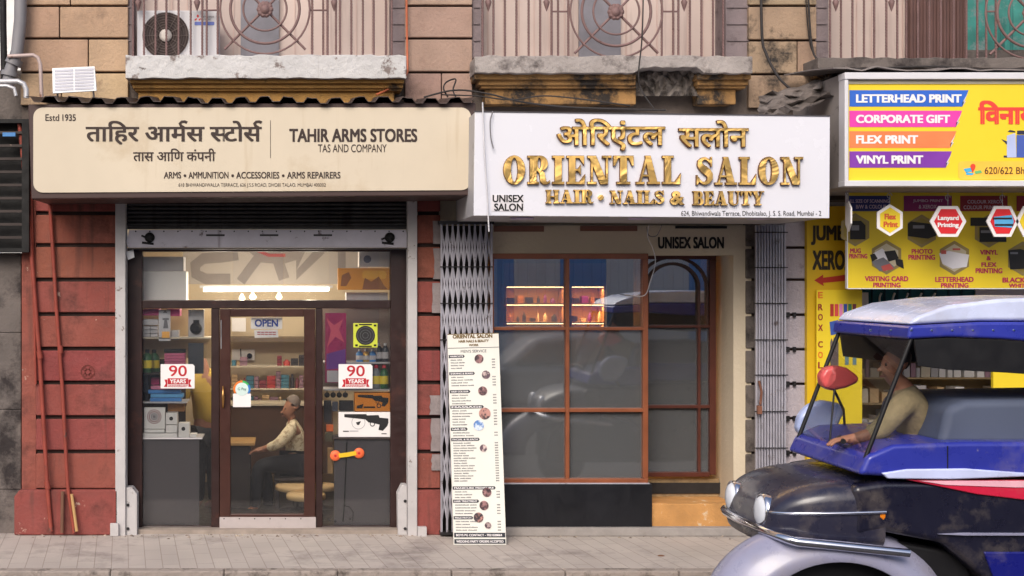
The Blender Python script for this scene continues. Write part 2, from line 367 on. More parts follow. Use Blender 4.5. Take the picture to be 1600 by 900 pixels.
# lilac grey pier between salon and print shop
pl = courses(1226, 1264, [340, 387, 437, 492, 546, 600, 654, 708, 765, 836], .0, .5, lilac, 'grey_pier', bld, 4)
g = MB()
for y in (492, 546, 600, 654, 708): g.pbox(1229, y - 4, 1234, y + 4, -.035, .0); g.pbox(1240, y - 4, 1244, y + 4, -.03, .0)
g.build('gate_bracket', darksteel, pl)
courses(1166, 1184, [340, 387, 437, 492, 546, 600, 654, 708, 765, 836], .02, .5, concrete_d, 'rough_jamb', bld, 4)

# windows of the upper storey
def railing(px_list, cx, cy, radii, py1, parent, y, spears, hbars):
    mb = MB(); r = .0095
    for x in px_list:
        mb.ptube([(x, -170, y), (x, py1, y)], r, 6)
        n = 0
        for q in range(-60, int(py1), 5): mb.ptube([(x - .8, q, y - .004), (x + .8, q + 3, y - .004)], r * .95, 5)
    for rad in radii:
        pts = [P(cx + rad * math.cos(t * math.pi / 20), cy + rad * math.sin(t * math.pi / 20), y - .012) for t in range(40)]
        mb.tube(pts, .0095 if rad != radii[1] else .013, 6, closed=True)
    for a in (45, 135, 225, 315):
        ca, sa = math.cos(math.radians(a)), math.sin(math.radians(a)); R1 = radii[0] * (1.28 if sa > 0 else 1.05)
        mb.ptube([(cx + 10 * ca, cy + 10 * sa, y + .006), (cx + R1 * ca, min(py1, cy + R1 * sa), y + .006)], .012, 6)
    for x0, x1, hy in hbars: mb.ptube([(x0, hy, y), (x1, hy, y)], .008, 6)
    o = mb.build('railing', iron, parent)
    ro = MB()
    for a in range(10): ro.lathe(P(cx + 8.5 * math.cos(a * .628), cy + 8.5 * math.sin(a * .628), y - .03), (0, 1, 0), [(.012, 0), (.026, .008), (.028, .02)], 10)
    ro.lathe(P(cx, cy, y - .045), (0, 1, 0), [(.012, 0), (.04, .01), (.045, .03)], 14); ro.build('rosette', iron, o)
    sp = MB()
    for x in spears: sp.lathe(P(x, 18, y - .005), (0, 0, 1), [(.002, 0), (.02, .05), (.03, .085), (.012, .11), (.02, .12), (.008, .14), (.008, .5)], 8)
    sp.build('spearhead', iron, o)
def window(px0, px1, pane, py1, boards, m_board, cols=()):
    w_ = MB(); w_.pbox(px0, -140, px1, py1 + 25, .34, .40)
    wo = w_.build('window_boarding', m_board, bld)
    s_ = MB()
    for x in range(int(px0), int(px1), 24):
        if not (pane[0] - 3 < x < pane[1] + 3): s_.pbox(x, -140, x + 1.6, py1 + 25, .33, .345)
    s_.build('cover_strip', mat('pinkish_strip', C(196, 172, 164), .7), wo)
    p_ = MB(); p_.pbox(pane[0], -140, pane[1], py1 + 25, .30, .338); p_.build('grey_pane', greypane, wo)
    return wo
def sill(name, px0, px1, y0, y1, m, mm, mould, seed, gap=None):
    rr = random.Random(seed); mb = MB(); n = 40; yf = -.34
    pts = [(px0, y1)] + [(px0 + (px1 - px0) * i / n, y0 + rr.uniform(-1.2, 1.6)) for i in range(n + 1)]
    bot = []
    for i in range(n, -1, -1):
        x = px0 + (px1 - px0) * i / n
        yy = y1 + rr.uniform(-1.0, 1.2)
        if gap and gap[0] < x < gap[1]: yy = y1 - 9 + rr.uniform(-2, 2)
        bot.append((x, yy))
    mb.ppoly(pts[1:] + bot, yf, .30)
    o = mb.build('window_sill', m, bld, bevel=.006)
    mo = MB()
    for a, b_, c, d, yy in mould:
        segs = [(a, c)]
        if gap and a < gap[0] < c: segs = [(a, gap[0]), (gap[1], c)]
        for s0, s1 in segs: mo.pbox(s0, b_, s1, d, yy, .028)
    mo.build('moulding', mm, o, bevel=.01)
    if gap:
        q = MB(); nx, nz = 16, 6; V = []; rr = random.Random(9)
        for j in range(nz + 1):
            for i in range(nx + 1):
                p = P(gap[0] + (gap[1] - gap[0]) * i / nx, y1 - 12 + (gap[2] - y1 + 12) * j / nz, -.12 + rr.uniform(-.05, .05)); V.append(p)
        q.add(V, [(j * (nx + 1) + i + nx + 1, j * (nx + 1) + i + nx + 2, j * (nx + 1) + i + 1, j * (nx + 1) + i) for j in range(nz) for i in range(nx)])
        q.build('broken_core', rubble, o)
    return o
window(196, 636, (376, 436), 85, 0, shutterpaint)
railing([208, 225, 243, 260, 279, 298, 316, 323, 340, 488, 505, 512, 525, 531, 549, 567, 584, 603, 612], 414, 14, (70, 54, 34), 88, bld, -.18, (216, 308, 522), ((316, 345, 16), (484, 512, 16)))
sill('a', 196, 635, 86, 122, sillwhite, ochre, [(203, 122, 632, 130, -.27), (207, 130, 630, 138, -.22), (211, 138, 628, 142, -.19), (216, 143, 616, 162, -.14)], 1)
window(738, 1172, (905, 970), 87, 0, shutterpaint)
railing([754, 771, 789, 807, 826, 844, 862, 872, 888, 1034, 1052, 1060, 1078, 1096, 1114, 1130], 963, 18, (72, 54, 36), 90, bld, -.18, (763, 854, 1069), ((862, 890, 18), (1034, 1060, 18)))
sill('b', 742, 1176, 87, 114, sillgrey, ochre_dirty, [(742, 114, 1174, 124, -.27), (748, 124, 1170, 133, -.22), (752, 133, 1166, 138, -.19), (758, 139, 1150, 163, -.14)], 2, gap=(994, 1090, 150))
wo = window(1290, 1760, (1600, 1680), 90, 0, shutterpaint)
railing([1297, 1314, 1332, 1350, 1366, 1385, 1402, 1416, 1434, 1452, 1470, 1490, 1510, 1527, 1541, 1556, 1668, 1684], 1612, 20, (72, 54, 36), 92, bld, -.18, (1306, 1393), ((1541, 1556, 18),))
g = MB(); g.pbox(1421, -140, 1512, 110, .24, .32)
for i in range(9): g.ptube([(1424 + i * 10.4, -140, .24), (1424 + i * 10.4, 108, .235)], .018, 6)
g.build('brown_curtain', mat('brown_curtain', C(104, 78, 74), .9, var=.2), wo)
g = MB(); g.pbox(1512, -140, 1760, 82, .22, .27); g.build('green_netting', mat('green_net', C(64, 134, 126), .9, var=.3, vs_=6, col2=C(120, 140, 140), c2=(.52, .62), c2s=5, streak=(C(36, 88, 84), .58, .7)), wo)
g = MB(); g.pbox(1512, 78, 1760, 112, .2, .215); g.build('dark_lining', concrete_d, wo)
sill('c', 1278, 1770, 90, 106, concrete_d, ochre_dirty, [(1284, 107, 1760, 118, -.26), (1290, 118, 1756, 140, -.2)], 3)
# grey pilasters at the window edges
for a, c, e in ((612, 634, 88), (196, 206, 88), (738, 752, 89), (1134, 1171, 89), (1272, 1294, 92)):
    g = MB(); g.pbox(a, -140, c, e + 2, .04, .34)
    for q in range(-120, 90, 26): g.pbox(a + 2, q, c - 2, q + 2, .028, .04)
    g.build('window_reveal', mat('reveal_grey', C(124, 112, 114), .9, var=.2, vs_=4, bump=.5, bs=25, col2=C(84, 72, 74), c2=(.55, .68), c2s=3), bld)

# salon surround
sur = MB(); sur.pbox(768, 352, 1174, 399, .04, .2)
sur.pbox(1146, 399, 1174, 836, .04, 1.0)
sur.pbox(640, 306, 1180, 352, .10, .2)
so_ = sur.build('salon_surround', beige, bld)
g = MB(); T(g, 'UNISEX SALON', 1028, 370, 1131, 388.5, at(.04), .045, .004); g.build('lettering', black, so_)
g = MB(); g.pbox(772, 353, 850, 362, .025, .05); g.pbox(907, 353, 996, 361, .025, .05); g.build('brown_board', mat('brown_board', C(128, 88, 74), .7), so_)
g = MB(); g.pbox(1056, 353, 1136, 357, .022, .05); g.build('vent_slot', black, so_)
stepm = mat('yellow_step_stone', C(190, 140, 84), .8, var=.2, vs_=5, bump=.4, bs=30, col2=C(208, 188, 160), c2=(.6, .66), c2s=5)
stepd = mat('worn_step_stone', C(150, 126, 92), .85, var=.25, vs_=5, bump=.5, bs=30, col2=C(100, 84, 66), c2=(.5, .66), c2s=4)
g = MB(); x0 = P(1019, 787, .0)[0]; x1 = P(1146, 0, .04)[0]
z1 = P(0, 787, 0)[2]; z2 = P(0, 748, .42)[2]
g.box(x0 - .02, x1 - .004, 0, .42, 0.02, z1); st = g.build('door_step', stepm, bld, bevel=.006)
g = MB(); g.box(x0 - .02, x1 - .004, .421, 1.0, .02, z2); g.build('upper_step', stepd, st, bevel=.006)
g = MB(); g.pbox(770, 825, 1175, 838, -.10, .0); g.build('base_slab', mat('grey_slab', C(150, 144, 140), .9, var=.15, vs_=6, bump=.4, bs=40), bld, bevel=.008)

# far left: dark shutter cage and the pipes on the corner
cg = thing('louvre_cage', 'dark slatted metal cage fixed above the stained pier at the left edge', 'cage')
g = MB(); g.pbox(-160, 190, 44, 392, .02, .45); g.build('back_plate', black, cg)
g = MB()
for i in range(9): g.pbox(-160, 205 + i * 20.5, 34, 209 + i * 20.5, -.10, -.06)
g.build('slat', mat('rusty_dark_slat', C(62, 54, 52), .6, .3, var=.3, col2=C(190, 170, 150), c2=(.62, .68), c2s=3), cg)
g = MB(); g.pbox(34, 186, 45, 394, -.12, .015); g.pbox(-160, 186, 34, 192, -.12, .015); g.pbox(-160, 388, 34, 394, -.12, .015); g.build('cage_frame', black, cg)
g = MB(); g.pbox(-160, 110, 36, 186, .2, .5); g.build('soffit_wall', concrete_d, bld)
g = MB(); g.pbox(4, 207, 24, 213, -.13, -.09); g.build('plastic_bag', mat('blue_plastic', C(72, 130, 190), .4), None, label='scrap of blue plastic caught on the dark slatted cage', cat='plastic scrap')
def pipe(name, pts, r, m, label, cat='pipe', n=10, group=None, collars=()):
    o = MB().ptube(pts, r, n)
    for q in collars: o.ptube([q[0], q[1]], r * 1.35, n)
    return o.build(name, m, None, label=label, cat=cat, group=group)
pipe('drain_pipe', [(34, -160, -.12), (32, 30, -.12), (27, 80, -.12), (17, 108, -.12), (12, 135, -.12)], .056, pipe_grey, 'thick grey drain pipe running down the left corner of the building', collars=(((24, 92, -.12), (20, 101, -.12)), ((16, 112, -.12), (14.5, 119, -.12))))
pipe('black_pipe', [(4, -160, -.06), (5, 40, -.06), (7, 130, -.06)], .03, black, 'thin black pipe at the far left beside the grey drain pipe')
pipe('conduit_pipe', [(12, 88, -.2), (52, 86, -.2), (59, 90, -.2), (63, 100, -.2), (65, 152, -.2)], .018, mat('pinkish_galvanised', C(176, 158, 154), .5, .2, col2=C(120, 84, 70), c2=(.58, .66), c2s=12), 'bent rusty conduit elbow above the left end of the cream sign')
pipe('water_pipe', [(-60, 128, -.3), (28, 127, -.3), (37, 131, -.3), (41, 140, -.3), (41, 153, -.3)], .024, mat('bright_galvanised', C(190, 190, 194), .35, .4), 'shiny galvanised elbow pipe ending at the left corner of the cream sign')
pipe('water_pipe', [(-60, 136, -.34), (10, 134, -.34), (22, 138, -.34), (25, 150, -.34)], .017, MATS['bright_galvanised'], 'thin galvanised pipe under the shiny elbow at the far left')
pipe('wall_pipe', [(30, 190, -.06), (44, 330, -.05), (62, 560, -.04), (74, 760, -.08), (80, 830, -.09)], .019, pipe_red, 'leftmost long slanting red painted pipe on the red pier', collars=(((61, 548, -.045), (63, 560, -.045)), ((73, 752, -.08), (75, 764, -.08))))
pipe('wall_pipe', [(46, 190, -.03), (52, 420, -.03), (56, 600, -.03)], .011, pipe_red, 'thin red pipe crossing behind the leftmost slanting pipe')
pipe('wall_pipe', [(77, 300, -.05), (88, 480, -.04), (97, 600, -.04), (106, 760, -.08), (116, 832, -.09)], .017, pipe_red, 'right hand slanting red painted pipe on the red pier', collars=(((94, 540, -.04), (95, 552, -.04)),))
pipe('stub_pipe', [(98, 768, -.1), (97, 832, -.1)], .016, mat('rusted_stub', C(112, 78, 62), .7, var=.3), 'short rusty upright stub pipe at the foot of the red pier')
pipe('wood_batten', [(112, 772, -.11), (120, 830, -.13)], .014, mat('raw_wood', C(188, 150, 100), .7, var=.2), 'thin pale wooden stick leaning at the foot of the red pier', 'stick')
# ---------------------------------------------------------------- arms shop sign
brown = mat('sign_brown_frame', C(70, 52, 50), .5, var=.08, vs_=3)
creamp = mat('sign_cream', C(206, 193, 172), .45, var=.05, vs_=1.2, col2=C(184, 164, 134), c2=(.56, .8), c2s=1.1, streak=(C(186, 168, 140), .60, .85))
inkb = mat('sign_ink_brown', C(54, 40, 36), .6, var=.1)
SA = -.80
sg = thing('shop_sign', 'long cream shop sign in a brown frame reading Tahir Arms Stores', 'sign')
g = MB(); g.ppoly([(44, 163), (743, 160), (746, 305), (49, 311)], SA, -.05); g.build('sign_box', brown, sg, bevel=.008)
g = MB(); g.ppoly([(a, b_ + (4 if b_ > 240 else 0) * (735 - a) / 683) for a, b_ in rrect(52, 168, 736, 297, 15)], SA - .012, SA - .001); pnl = g.build('sign_panel', creamp, sg)
m_ = at(SA - .012)
g = MB()
T(g, 'Estd', 71, 178.5, 92.5, 189, m_, .01); T(g, '1935', 97.5, 178.5, 118.5, 189, m_, .02)
deva(g, ['त', 'ा', 'ि', 'ह', 'र', ' ', 'आ', 'र्'[0:0] or 'म', 'reph', 'स', ' ', 'halfस', 'ट', 'ो', 'स', 'reph'], 134, 188, 410, 226, m_, .022)
deva(g, ['त', 'ा', 'स', ' ', 'आ', 'ि', 'ण', ' ', 'क', 'ं', 'प', 'न', 'ी'], 208, 232, 337, 252, m_, .018)
T(g, 'TAHIR ARMS STORES', 452, 201, 652, 222, m_, .035); T(g, 'TAS AND COMPANY', 497, 225.5, 604, 238, m_, .006)
xs = 256
for wd, a, c in (('ARMS', 256, 283), ('AMMUNITION', 294.5, 357), ('ACCESSORIES', 369, 436.5), ('ARMS REPAIRERS', 448.5, 532)): T(g, wd, a, 268.5, c, 279, m_, .022)
for x in (289, 363.5, 442.5): g.mdisc(x, 274.5, 2.2, m_, .003)
T(g, '618 BHIWANDIWALLA TERRACE, 626 J.S.S ROAD, DHOBI TALAO, MUMBAI 400002', 279, 286.2, 509, 293.4, m_, -.004)
g.mrect(422.2, 188, 423, 247, m_, .003)
g.build('lettering', inkb, pnl)
# corrugated roof over the sign
g = MB(); prof = []
x = 40.0
while x < 748:
    for dx, dy in ((0, 0), (7, 0), (13, 8), (24, 8), (30, 0)): prof.append((x + dx, 151 + dy + (1.5 * math.sin(x * .3)) + (x - 40) * .001))
    x += 37.3
prof = [q for q in prof if q[0] < 748]
V = []; n = len(prof)
for y, dz, dq in ((SA - .06, 0, 0), (SA - .06, -.006, 0), (.0, .10, 0), (.0, .106, 0)):
    for a, b_ in prof:
        p = P(a, b_, SA - .06); V.append((p[0], y, p[2] + dz))
fs = []
for i in range(n - 1): fs += [(i + n, i + n + 1, i + 1, i), (i, i + 1, 3 * n + i + 1, 3 * n + i), (2 * n + i + 1, n + i + 1, n + i, 2 * n + i)]
g.add(V, fs); g.build('corrugated_roof', mat('corrugated_sheet', C(74, 62, 58), .6, .2, var=.3, vs_=7, col2=C(150, 140, 132), c2=(.62, .7), c2s=6), None, label='dark corrugated sheet roof lying along the top of the cream sign', cat='roof sheet')
# small solar panel
sp = thing('solar_panel', 'small white framed solar panel tilted above the left end of the cream sign', 'solar panel')
def solar(px, py, d=0.0):
    y = -.62 + (py - 104) / 41 * -.06
    return P_off(px, py, y, d)
g = MB(); g.mpoly([(82, 107), (148, 104), (151, 142), (83, 146)], solar, .012); g.mpoly([(82, 107), (148, 104), (151, 142), (83, 146)][::-1], solar, -.02)
q = [(82, 107), (148, 104), (151, 142), (83, 146)]
g.add([solar(*a, .012) for a in q] + [solar(*a, -.02) for a in q], [(i, (i + 1) % 4, (i + 1) % 4 + 4, i + 4) for i in range(4)])
g.build('panel_frame', white, sp, fix=True)
g = MB()
for i in range(7):
    for a, c in ((86, 115), (117, 147)): y0 = 109.5 + i * 4.9; g.mpoly([(a, y0 - (a - 86) * .045), (c, y0 - (c - 86) * .045), (c, y0 + 3.4 - (c - 86) * .045), (a, y0 + 3.4 - (a - 86) * .045)], solar, .016)
g.build('solar_cell', mat('solar_cell', C(150, 150, 166), .3, var=.1), sp)
g = MB(); g.ptube([(90, 144, -.66), (90, 156, -.6)], .008); g.ptube([(146, 142, -.66), (147, 156, -.6)], .008); g.build('foot_bracket', steel, sp)
# outdoor AC unit behind the railing
ac = thing('air_conditioner', 'white outdoor air conditioner unit behind the railing of the left window', 'air conditioner')
g = MB(); g.pbox(214, 16, 341, 98, -.10, .22); g.build('casing', mat('ac_casing', C(198, 196, 200), .5, var=.04), ac, bevel=.012)
g = MB(); g.mdisc(259, 56, 36, at(-.10), .004, n=40); g.build('fan_opening', mat('dark_fan', C(64, 52, 50), .7), ac)
g = MB()
for r in (9, 13, 17, 21, 25, 29, 33, 36): g.tube([P_off(259 + r * math.cos(t * math.pi / 18), 56 + r * math.sin(t * math.pi / 18), -.10, .02) for t in range(36)], .0022, 5, closed=True)
for a in range(12): g.tube([P_off(259 + 7 * math.cos(a * .5236), 56 + 7 * math.sin(a * .5236), -.10, .02), P_off(259 + 36 * math.cos(a * .5236), 56 + 36 * math.sin(a * .5236), -.10, .02)], .003, 5)
g.build('fan_grille', mat('fan_grille', C(96, 84, 80), .6), ac)
g = MB(); g.lathe(P_off(259, 56, -.10, .012), (0, -1, 0), [(.055, 0), (.055, .012), (.03, .018)], 20); g.build('fan_hub', mat('hub', C(190, 182, 176), .5), ac)
g = MB()
for cx, cy in ((309, 25.2), (305.9, 30.5), (312.1, 30.5)): g.mpoly([(cx, cy - 2.9), (cx + 2.2, cy), (cx, cy + 2.9), (cx - 2.2, cy)] if cx == 309 else [(cx - 2.6, cy + 1), (cx + .5, cy - 1.9), (cx + 2.6, cy - 1), (cx - .5, cy + 1.9)], at(-.10), .003)
g.build('emblem', mat('emblem_red', C(196, 40, 44), .5), ac)
g = MB(); g.mpoly(rrect(304, 34, 335, 39.5, 1.5, 3), at(-.10), .003); g.build('badge', mat('badge_blue', C(96, 110, 178), .5), ac)
g = MB(); T(g, 'MITSUBISHI', 316, 25, 334, 27.6, at(-.10), .01); T(g, 'ELECTRIC', 316, 29, 330, 31.6, at(-.10), .01); g.build('lettering', mat('grey_print', C(90, 88, 96), .6), ac)
# orange pipe on pier
pipe('copper_pipe', [(633, -160, -.06), (636, 60, -.06), (637, 112, -.06), (632, 122, -.1), (606, 140, -.2), (588, 148, -.24)], .010, mat('orange_pipe', C(180, 98, 66), .5), 'thin orange pipe running down beside the middle stone pier and under the sill')

# ---------------------------------------------------------------- arms shop front
wood = mat('dark_brown_door_frame', C(46, 27, 25), .38, var=.18, vs_=4, col2=C(88, 50, 40), c2=(.55, .75), c2s=3, spec=.5)
wood2 = mat('reddish_door_wood', C(64, 36, 29), .35, var=.2, vs_=4, col2=C(84, 47, 34), c2=(.55, .75), c2s=3, spec=.5)
pane = glass('clear_glass', (.95, .96, .96, 1), 1.2, .0, .02, (.4, .4, .42, 1))
sf = thing('glass_shopfront', 'dark brown framed glass front of the arms shop with transom window and centre door', 'shop front')
g = MB(); YF, YB = .15, .27
g.pbox(190, 388, 222, 828, YF, YB); g.pbox(610, 388, 642, 828, YF, YB)
g.pbox(222, 388, 610, 393, YF, YB); g.pbox(222, 469, 610, 482, YF - .01, YB)
g.pbox(330, 482, 343, 828, YF, YB); g.pbox(493, 482, 504, 828, YF, YB)
g.pbox(222, 822, 330, 828, YF, YB); g.pbox(504, 822, 610, 828, YF, YB)
g.build('frame', wood, sf, bevel=.006)
gp = MB(); gp.pbox(222, 392, 610, 470, .2, .206); gp.build('transom_pane', pane, sf)
gp = MB(); gp.pbox(222, 481, 330, 823, .2, .206); gp.build('side_pane', pane, sf)
gp = MB(); gp.pbox(504, 481, 610, 823, .2, .206); gp.build('side_pane', pane, sf)
greyboard = mat('grey_lower_board', C(86, 80, 84), .45, var=.08, vs_=2, streak=(C(80, 76, 80), .6, .8))
g = MB(); g.pbox(222, 686.5, 311, 824, .222, .25); g.build('lower_board', greyboard, sf)
g = MB(); g.pbox(522, 686.5, 612, 824, .222, .25); g.build('lower_board', greyboard, sf)
dr = MB(); dr.pbox(343.5, 482.5, 360, 827, .13, .185); dr.pbox(475, 482.5, 492.5, 827, .13, .185); dr.pbox(360, 482.5, 475, 495, .13, .185); dr.pbox(360, 803, 475, 827, .132, .183)
do = dr.build('door', wood2, sf, bevel=.005)
g = MB(); g.pbox(360, 495, 475, 803, .155, .161); g.build('door_glass', pane, do)
kp = MB(); kp.pbox(343, 808, 493.5, 829, .118, .128)
ko = kp.build('kick_plate', mat('brushed_plate', C(196, 186, 184), .4, .35, var=.06, vs_=8), do)
brass = mat('brass', C(190, 142, 84), .3, .8)
g = MB(); g.ptube([(348.5, 604, .13), (348.5, 608, .09), (348.5, 620, .085), (348.5, 632, .09), (348.5, 637, .13)], [.008, .008, .013, .008, .008], 8); g.build('handle', brass, do)
g = MB()
for x in range(350, 492, 24): g.lathe(P(x, 810.5, .118), (0, -1, 0), [(.006, 0), (.004, .004)], 8); g.lathe(P(x, 826.5, .118), (0, -1, 0), [(.006, 0), (.004, .004)], 8)
g.build('screw', darksteel, do)
g = MB(); g.ptube([(345.5, 500, .125), (345.5, 545, .125)], .004, 6); g.build('hinge', steel, do)
g = MB(); g.pbox(195, 828, 640, 838, .02, .3); g.build('threshold', mat('threshold_stone', C(150, 138, 128), .9, var=.25, vs_=6, bump=.4), sf)
# guide posts of the roller shutter
for a, c, side in ((180, 196, 'left'), (637, 652, 'right')):
    pn = thing('shutter_post', 'chipped white shutter guide post at the %s of the brown shop front' % ('left side' if side == 'left' else 'right side'), 'post', 'shutter guide posts')
    g = MB(); g.pbox(a, 306, c, 838, -.06, .10); g.build('channel', postpaint, pn, bevel=.006)
    if side == 'left':
        g = MB(); g.pbox(172, 818, 185, 838, -.10, -.065); g.build('foot_plate', postpaint, pn, bevel=.004)
        g = MB(); g.ppoly([(197, 838), (197, 762), (206, 762), (214, 772), (214, 838)], -.03, .11); bo = g.build('lock_plate', postpaint, pn, bevel=.004)
        g = MB(); [g.lathe(P(200, y, -.03), (0, -1, 0), [(.014, 0), (.012, .012)], 10) for y in (789, 826)]; g.build('bolt', darksteel, pn)
    else:
        g = MB(); g.pbox(653, 824, 667, 839, -.10, -.03); g.build('foot_plate', postpaint, pn, bevel=.004)
        g = MB(); g.ppoly([(622, 836), (621, 772), (628, 758), (636, 758), (636, 836)], -.03, .11); bo = g.build('lock_plate', postpaint, pn, bevel=.004)
        g = MB(); [g.lathe(P(633, y, -.03), (0, -1, 0), [(.014, 0), (.012, .012)], 10) for y in (783, 826)]; g.build('bolt', darksteel, pn)
sh = thing('roller_shutter', 'rolled up dark ribbed shutter with a whitish bottom rail under the cream sign', 'shutter')
g = MB()
for i in range(8): y0 = 306 + i * 6.4; g.tube([P(197, y0, .06), P(637, y0, .06)], .018, 8)
g.pbox(197, 300, 637, 358, .066, .12)
g.build('shutter_slats', mat('shutter_slats', C(66, 64, 64), .5, .3, var=.3, vs_=6, streak=(C(44, 38, 38), .55, .7)), sh)
rail = mat('shutter_rail', C(186, 182, 192), .5, .1, var=.1, vs_=6, col2=C(104, 92, 96), c2=(.60, .68), c2s=8, streak=(C(130, 120, 126), .64, .76))
g = MB(); g.ppoly([(199, 384), (197, 378), (202, 359), (634, 359), (636, 366), (636, 387), (200, 387)], -.01, .05); ro = g.build('bottom_rail', rail, sh, bevel=.003)
g = MB(); g.pbox(200, 387.5, 636, 389.5, -.03, .05); g.build('rail_lip', darksteel, sh)
g = MB()
for x in range(212, 632, 22): g.lathe(P(x, 361.5, -.01), (0, -1, 0), [(.007, 0), (.005, .005)], 8)
for x in (322, 406, 490): g.pbox(x, 366, x + 29, 369, -.014, -.009)
g.build('rivet', darksteel, ro)
for x in (234, 609):
    g = MB(); g.lathe(P(x, 371, -.01), (0, -1, 0), [(.045, 0), (.045, .012), (.025, .014), (.02, .03)], 18); g.tube([P(x - 13, 368 if x < 400 else 374, -.03), P(x - 6, 371, -.03), P(x + 4, 377, -.03)], .009, 6); g.tube([P(x - 12, 379, -.02), P(x + 6, 381, -.02)], .01, 6)
    g.build('lock', black, ro)
g = MB(); g.ppoly([(197, 393), (208, 390), (210, 402), (200, 406)], .03, .045); g.build('paper_tag', white, None, label='torn white paper tag hanging under the left end of the shutter rail', cat='paper')

# ---------------------------------------------------------------- arms shop interior
rm = thing('shop_room', 'cream walled room inside the arms shop seen through its glass', 'room')
x0, x1 = P(192, 0, .27)[0], P(640, 0, .27)[0]; zt = P(0, 386, .27)[2]
xl, xr = x0 - .5, x1 + .7
g = MB(); g.box(xl, xr, 3.0, 3.1, 0, zt + .3); g.box(xl - .1, xl, .27, 3.1, 0, zt + .3); g.box(xr, xr + .1, .27, 3.1, 0, zt + .3); g.build('wall', cream_wall, rm)
g = MB(); g.box(xl, xr, .272, 3.0, zt + .02, zt + .1); g.build('ceiling', mat('cream_ceiling', C(214, 202, 184), .8), rm)
g = MB(); g.box(xl, xr, .3, 3.0, -.02, .03); g.build('floor', mat('dark_floor', C(34, 32, 30), .35, var=.2, vs_=5), rm)
g = MB(); g.box(x0 - .5, x0 - .002, .2, .3, 0, zt + .3); g.box(x1 + .002, x1 + .7, .2, .3, 0, zt + .3); g.build('return_wall', darkroom, rm)
tubem = mat('lit_tube', (1, .93, .80, 1), emit=9)
tl = thing('tube_light', 'lit white fluorescent tube inside the shop behind the transom window', 'lamp')
yt = .80
g = MB(); g.tube([P(318, 453, yt), P(514, 452, yt)], .016, 10); g.build('tube', tubem, tl)
g = MB(); g.pbox(312, 446, 520, 450, yt, yt + .05); g.build('batten', white, tl)
for px in (345, 415, 485):
    al = bpy.data.lights.new('tube_glow', 'POINT'); al.shadow_soft_size = .06; al.energy = 10; al.color = (1, .88, .72)
    ao = bpy.data.objects.new('tube_glow', al); ao.location = P(px, 463, yt); sc.collection.objects.link(ao); ao.parent = tl
    CH[tl].append(ao)
for i, (x, y, s_) in enumerate(((395, 462, .035), (436, 462, .03), (378, 464, .03))):
    g = MB(); p = P(x, y, .36); g.lathe((p[0], p[1], p[2] + .03), (0, 0, -1), [(.010, 0), (.014, .012), (s_ * .8, .028), (s_, .045), (s_ * .6, .06), (.004, .066)], 14)
    g.build('light_bulb', mat('warm_bulb', (1, .85, .62, 1), emit=3), None, label=('largest warm bulb just below the middle of the tube light', 'small warm bulb right of the largest bulb under the tube light', 'small warm bulb left of the largest bulb under the tube light')[i], cat='bulb', group='bulbs under the tube light')
    l_ = bpy.data.lights.new('bulb_glow', 'POINT'); l_.energy = 2.4; l_.color = (1, .8, .56); l_.shadow_soft_size = .05; o = bpy.data.objects.new('bulb_glow', l_); o.location = (p[0], p[1] - .02, p[2] - .08); sc.collection.objects.link(o)
t2 = thing('hidden_fill_tube', 'unseen fill tube added behind the banner to brighten the back of the arms shop', 'lamp')  # added fill light, out of view behind the banner, brightens the back wall
g = MB(); g.tube([P(330, 418, 2.2), P(500, 418, 2.2)], .014, 8); g.build('tube', tubem, t2)
for px in (350, 480):
    al = bpy.data.lights.new('fill_glow', 'POINT'); al.shadow_soft_size = .06; al.energy = 8; al.color = (1, .88, .72)
    ao = bpy.data.objects.new('fill_glow', al); ao.location = P(px, 430, 2.15); sc.collection.objects.link(ao); ao.parent = t2; CH[t2].append(ao)
# banner with huge grey letters behind the transom
bn = thing('letter_banner', 'pale banner with huge grey letter shapes behind the transom window', 'banner')
yb = 1.6
g = MB(); g.pbox(286, 388, 575, 444, yb, yb + .01); g.build('cloth', mat('banner_pale', C(176, 168, 160), .8, var=.08), bn)
lt = mat('letter_grey', C(138, 130, 126), .8); m_ = at(yb - .004)
g = MB(); v, f = ribbon([(372, 398), (345, 402), (318, 404), (305, 414), (306, 428), (322, 436), (360, 436)], 17); g.add([m_(a, b_, .0) for a, b_ in v], f)
v, f = ribbon([(392, 384), (412, 402), (440, 404), (466, 396)], 18); g.add([m_(a, b_, .001) for a, b_ in v], f)
v, f = ribbon([(376, 440), (392, 418), (412, 392)], 15); g.add([m_(a, b_, .002) for a, b_ in v], f)
v, f = ribbon([(428, 388), (444, 436)], 17); g.add([m_(a, b_, .003) for a, b_ in v], f)
v, f = ribbon([(470, 390), (463, 430), (502, 390)], 15); g.add([m_(a, b_, .0) for a, b_ in v], f)
v, f = ribbon([(534, 388), (534, 424)], 12); g.add([m_(a, b_, .0) for a, b_ in v], f)
g.build('lettering', lt, bn, fix=True)
g = MB(); v, f = ribbon([(394, 388), (420, 399), (446, 399)], 5); g.add([m_(a, b_, .006) for a, b_ in v], f); g.build('red_stroke', mat('dull_red', C(160, 80, 76), .7), bn, fix=True)

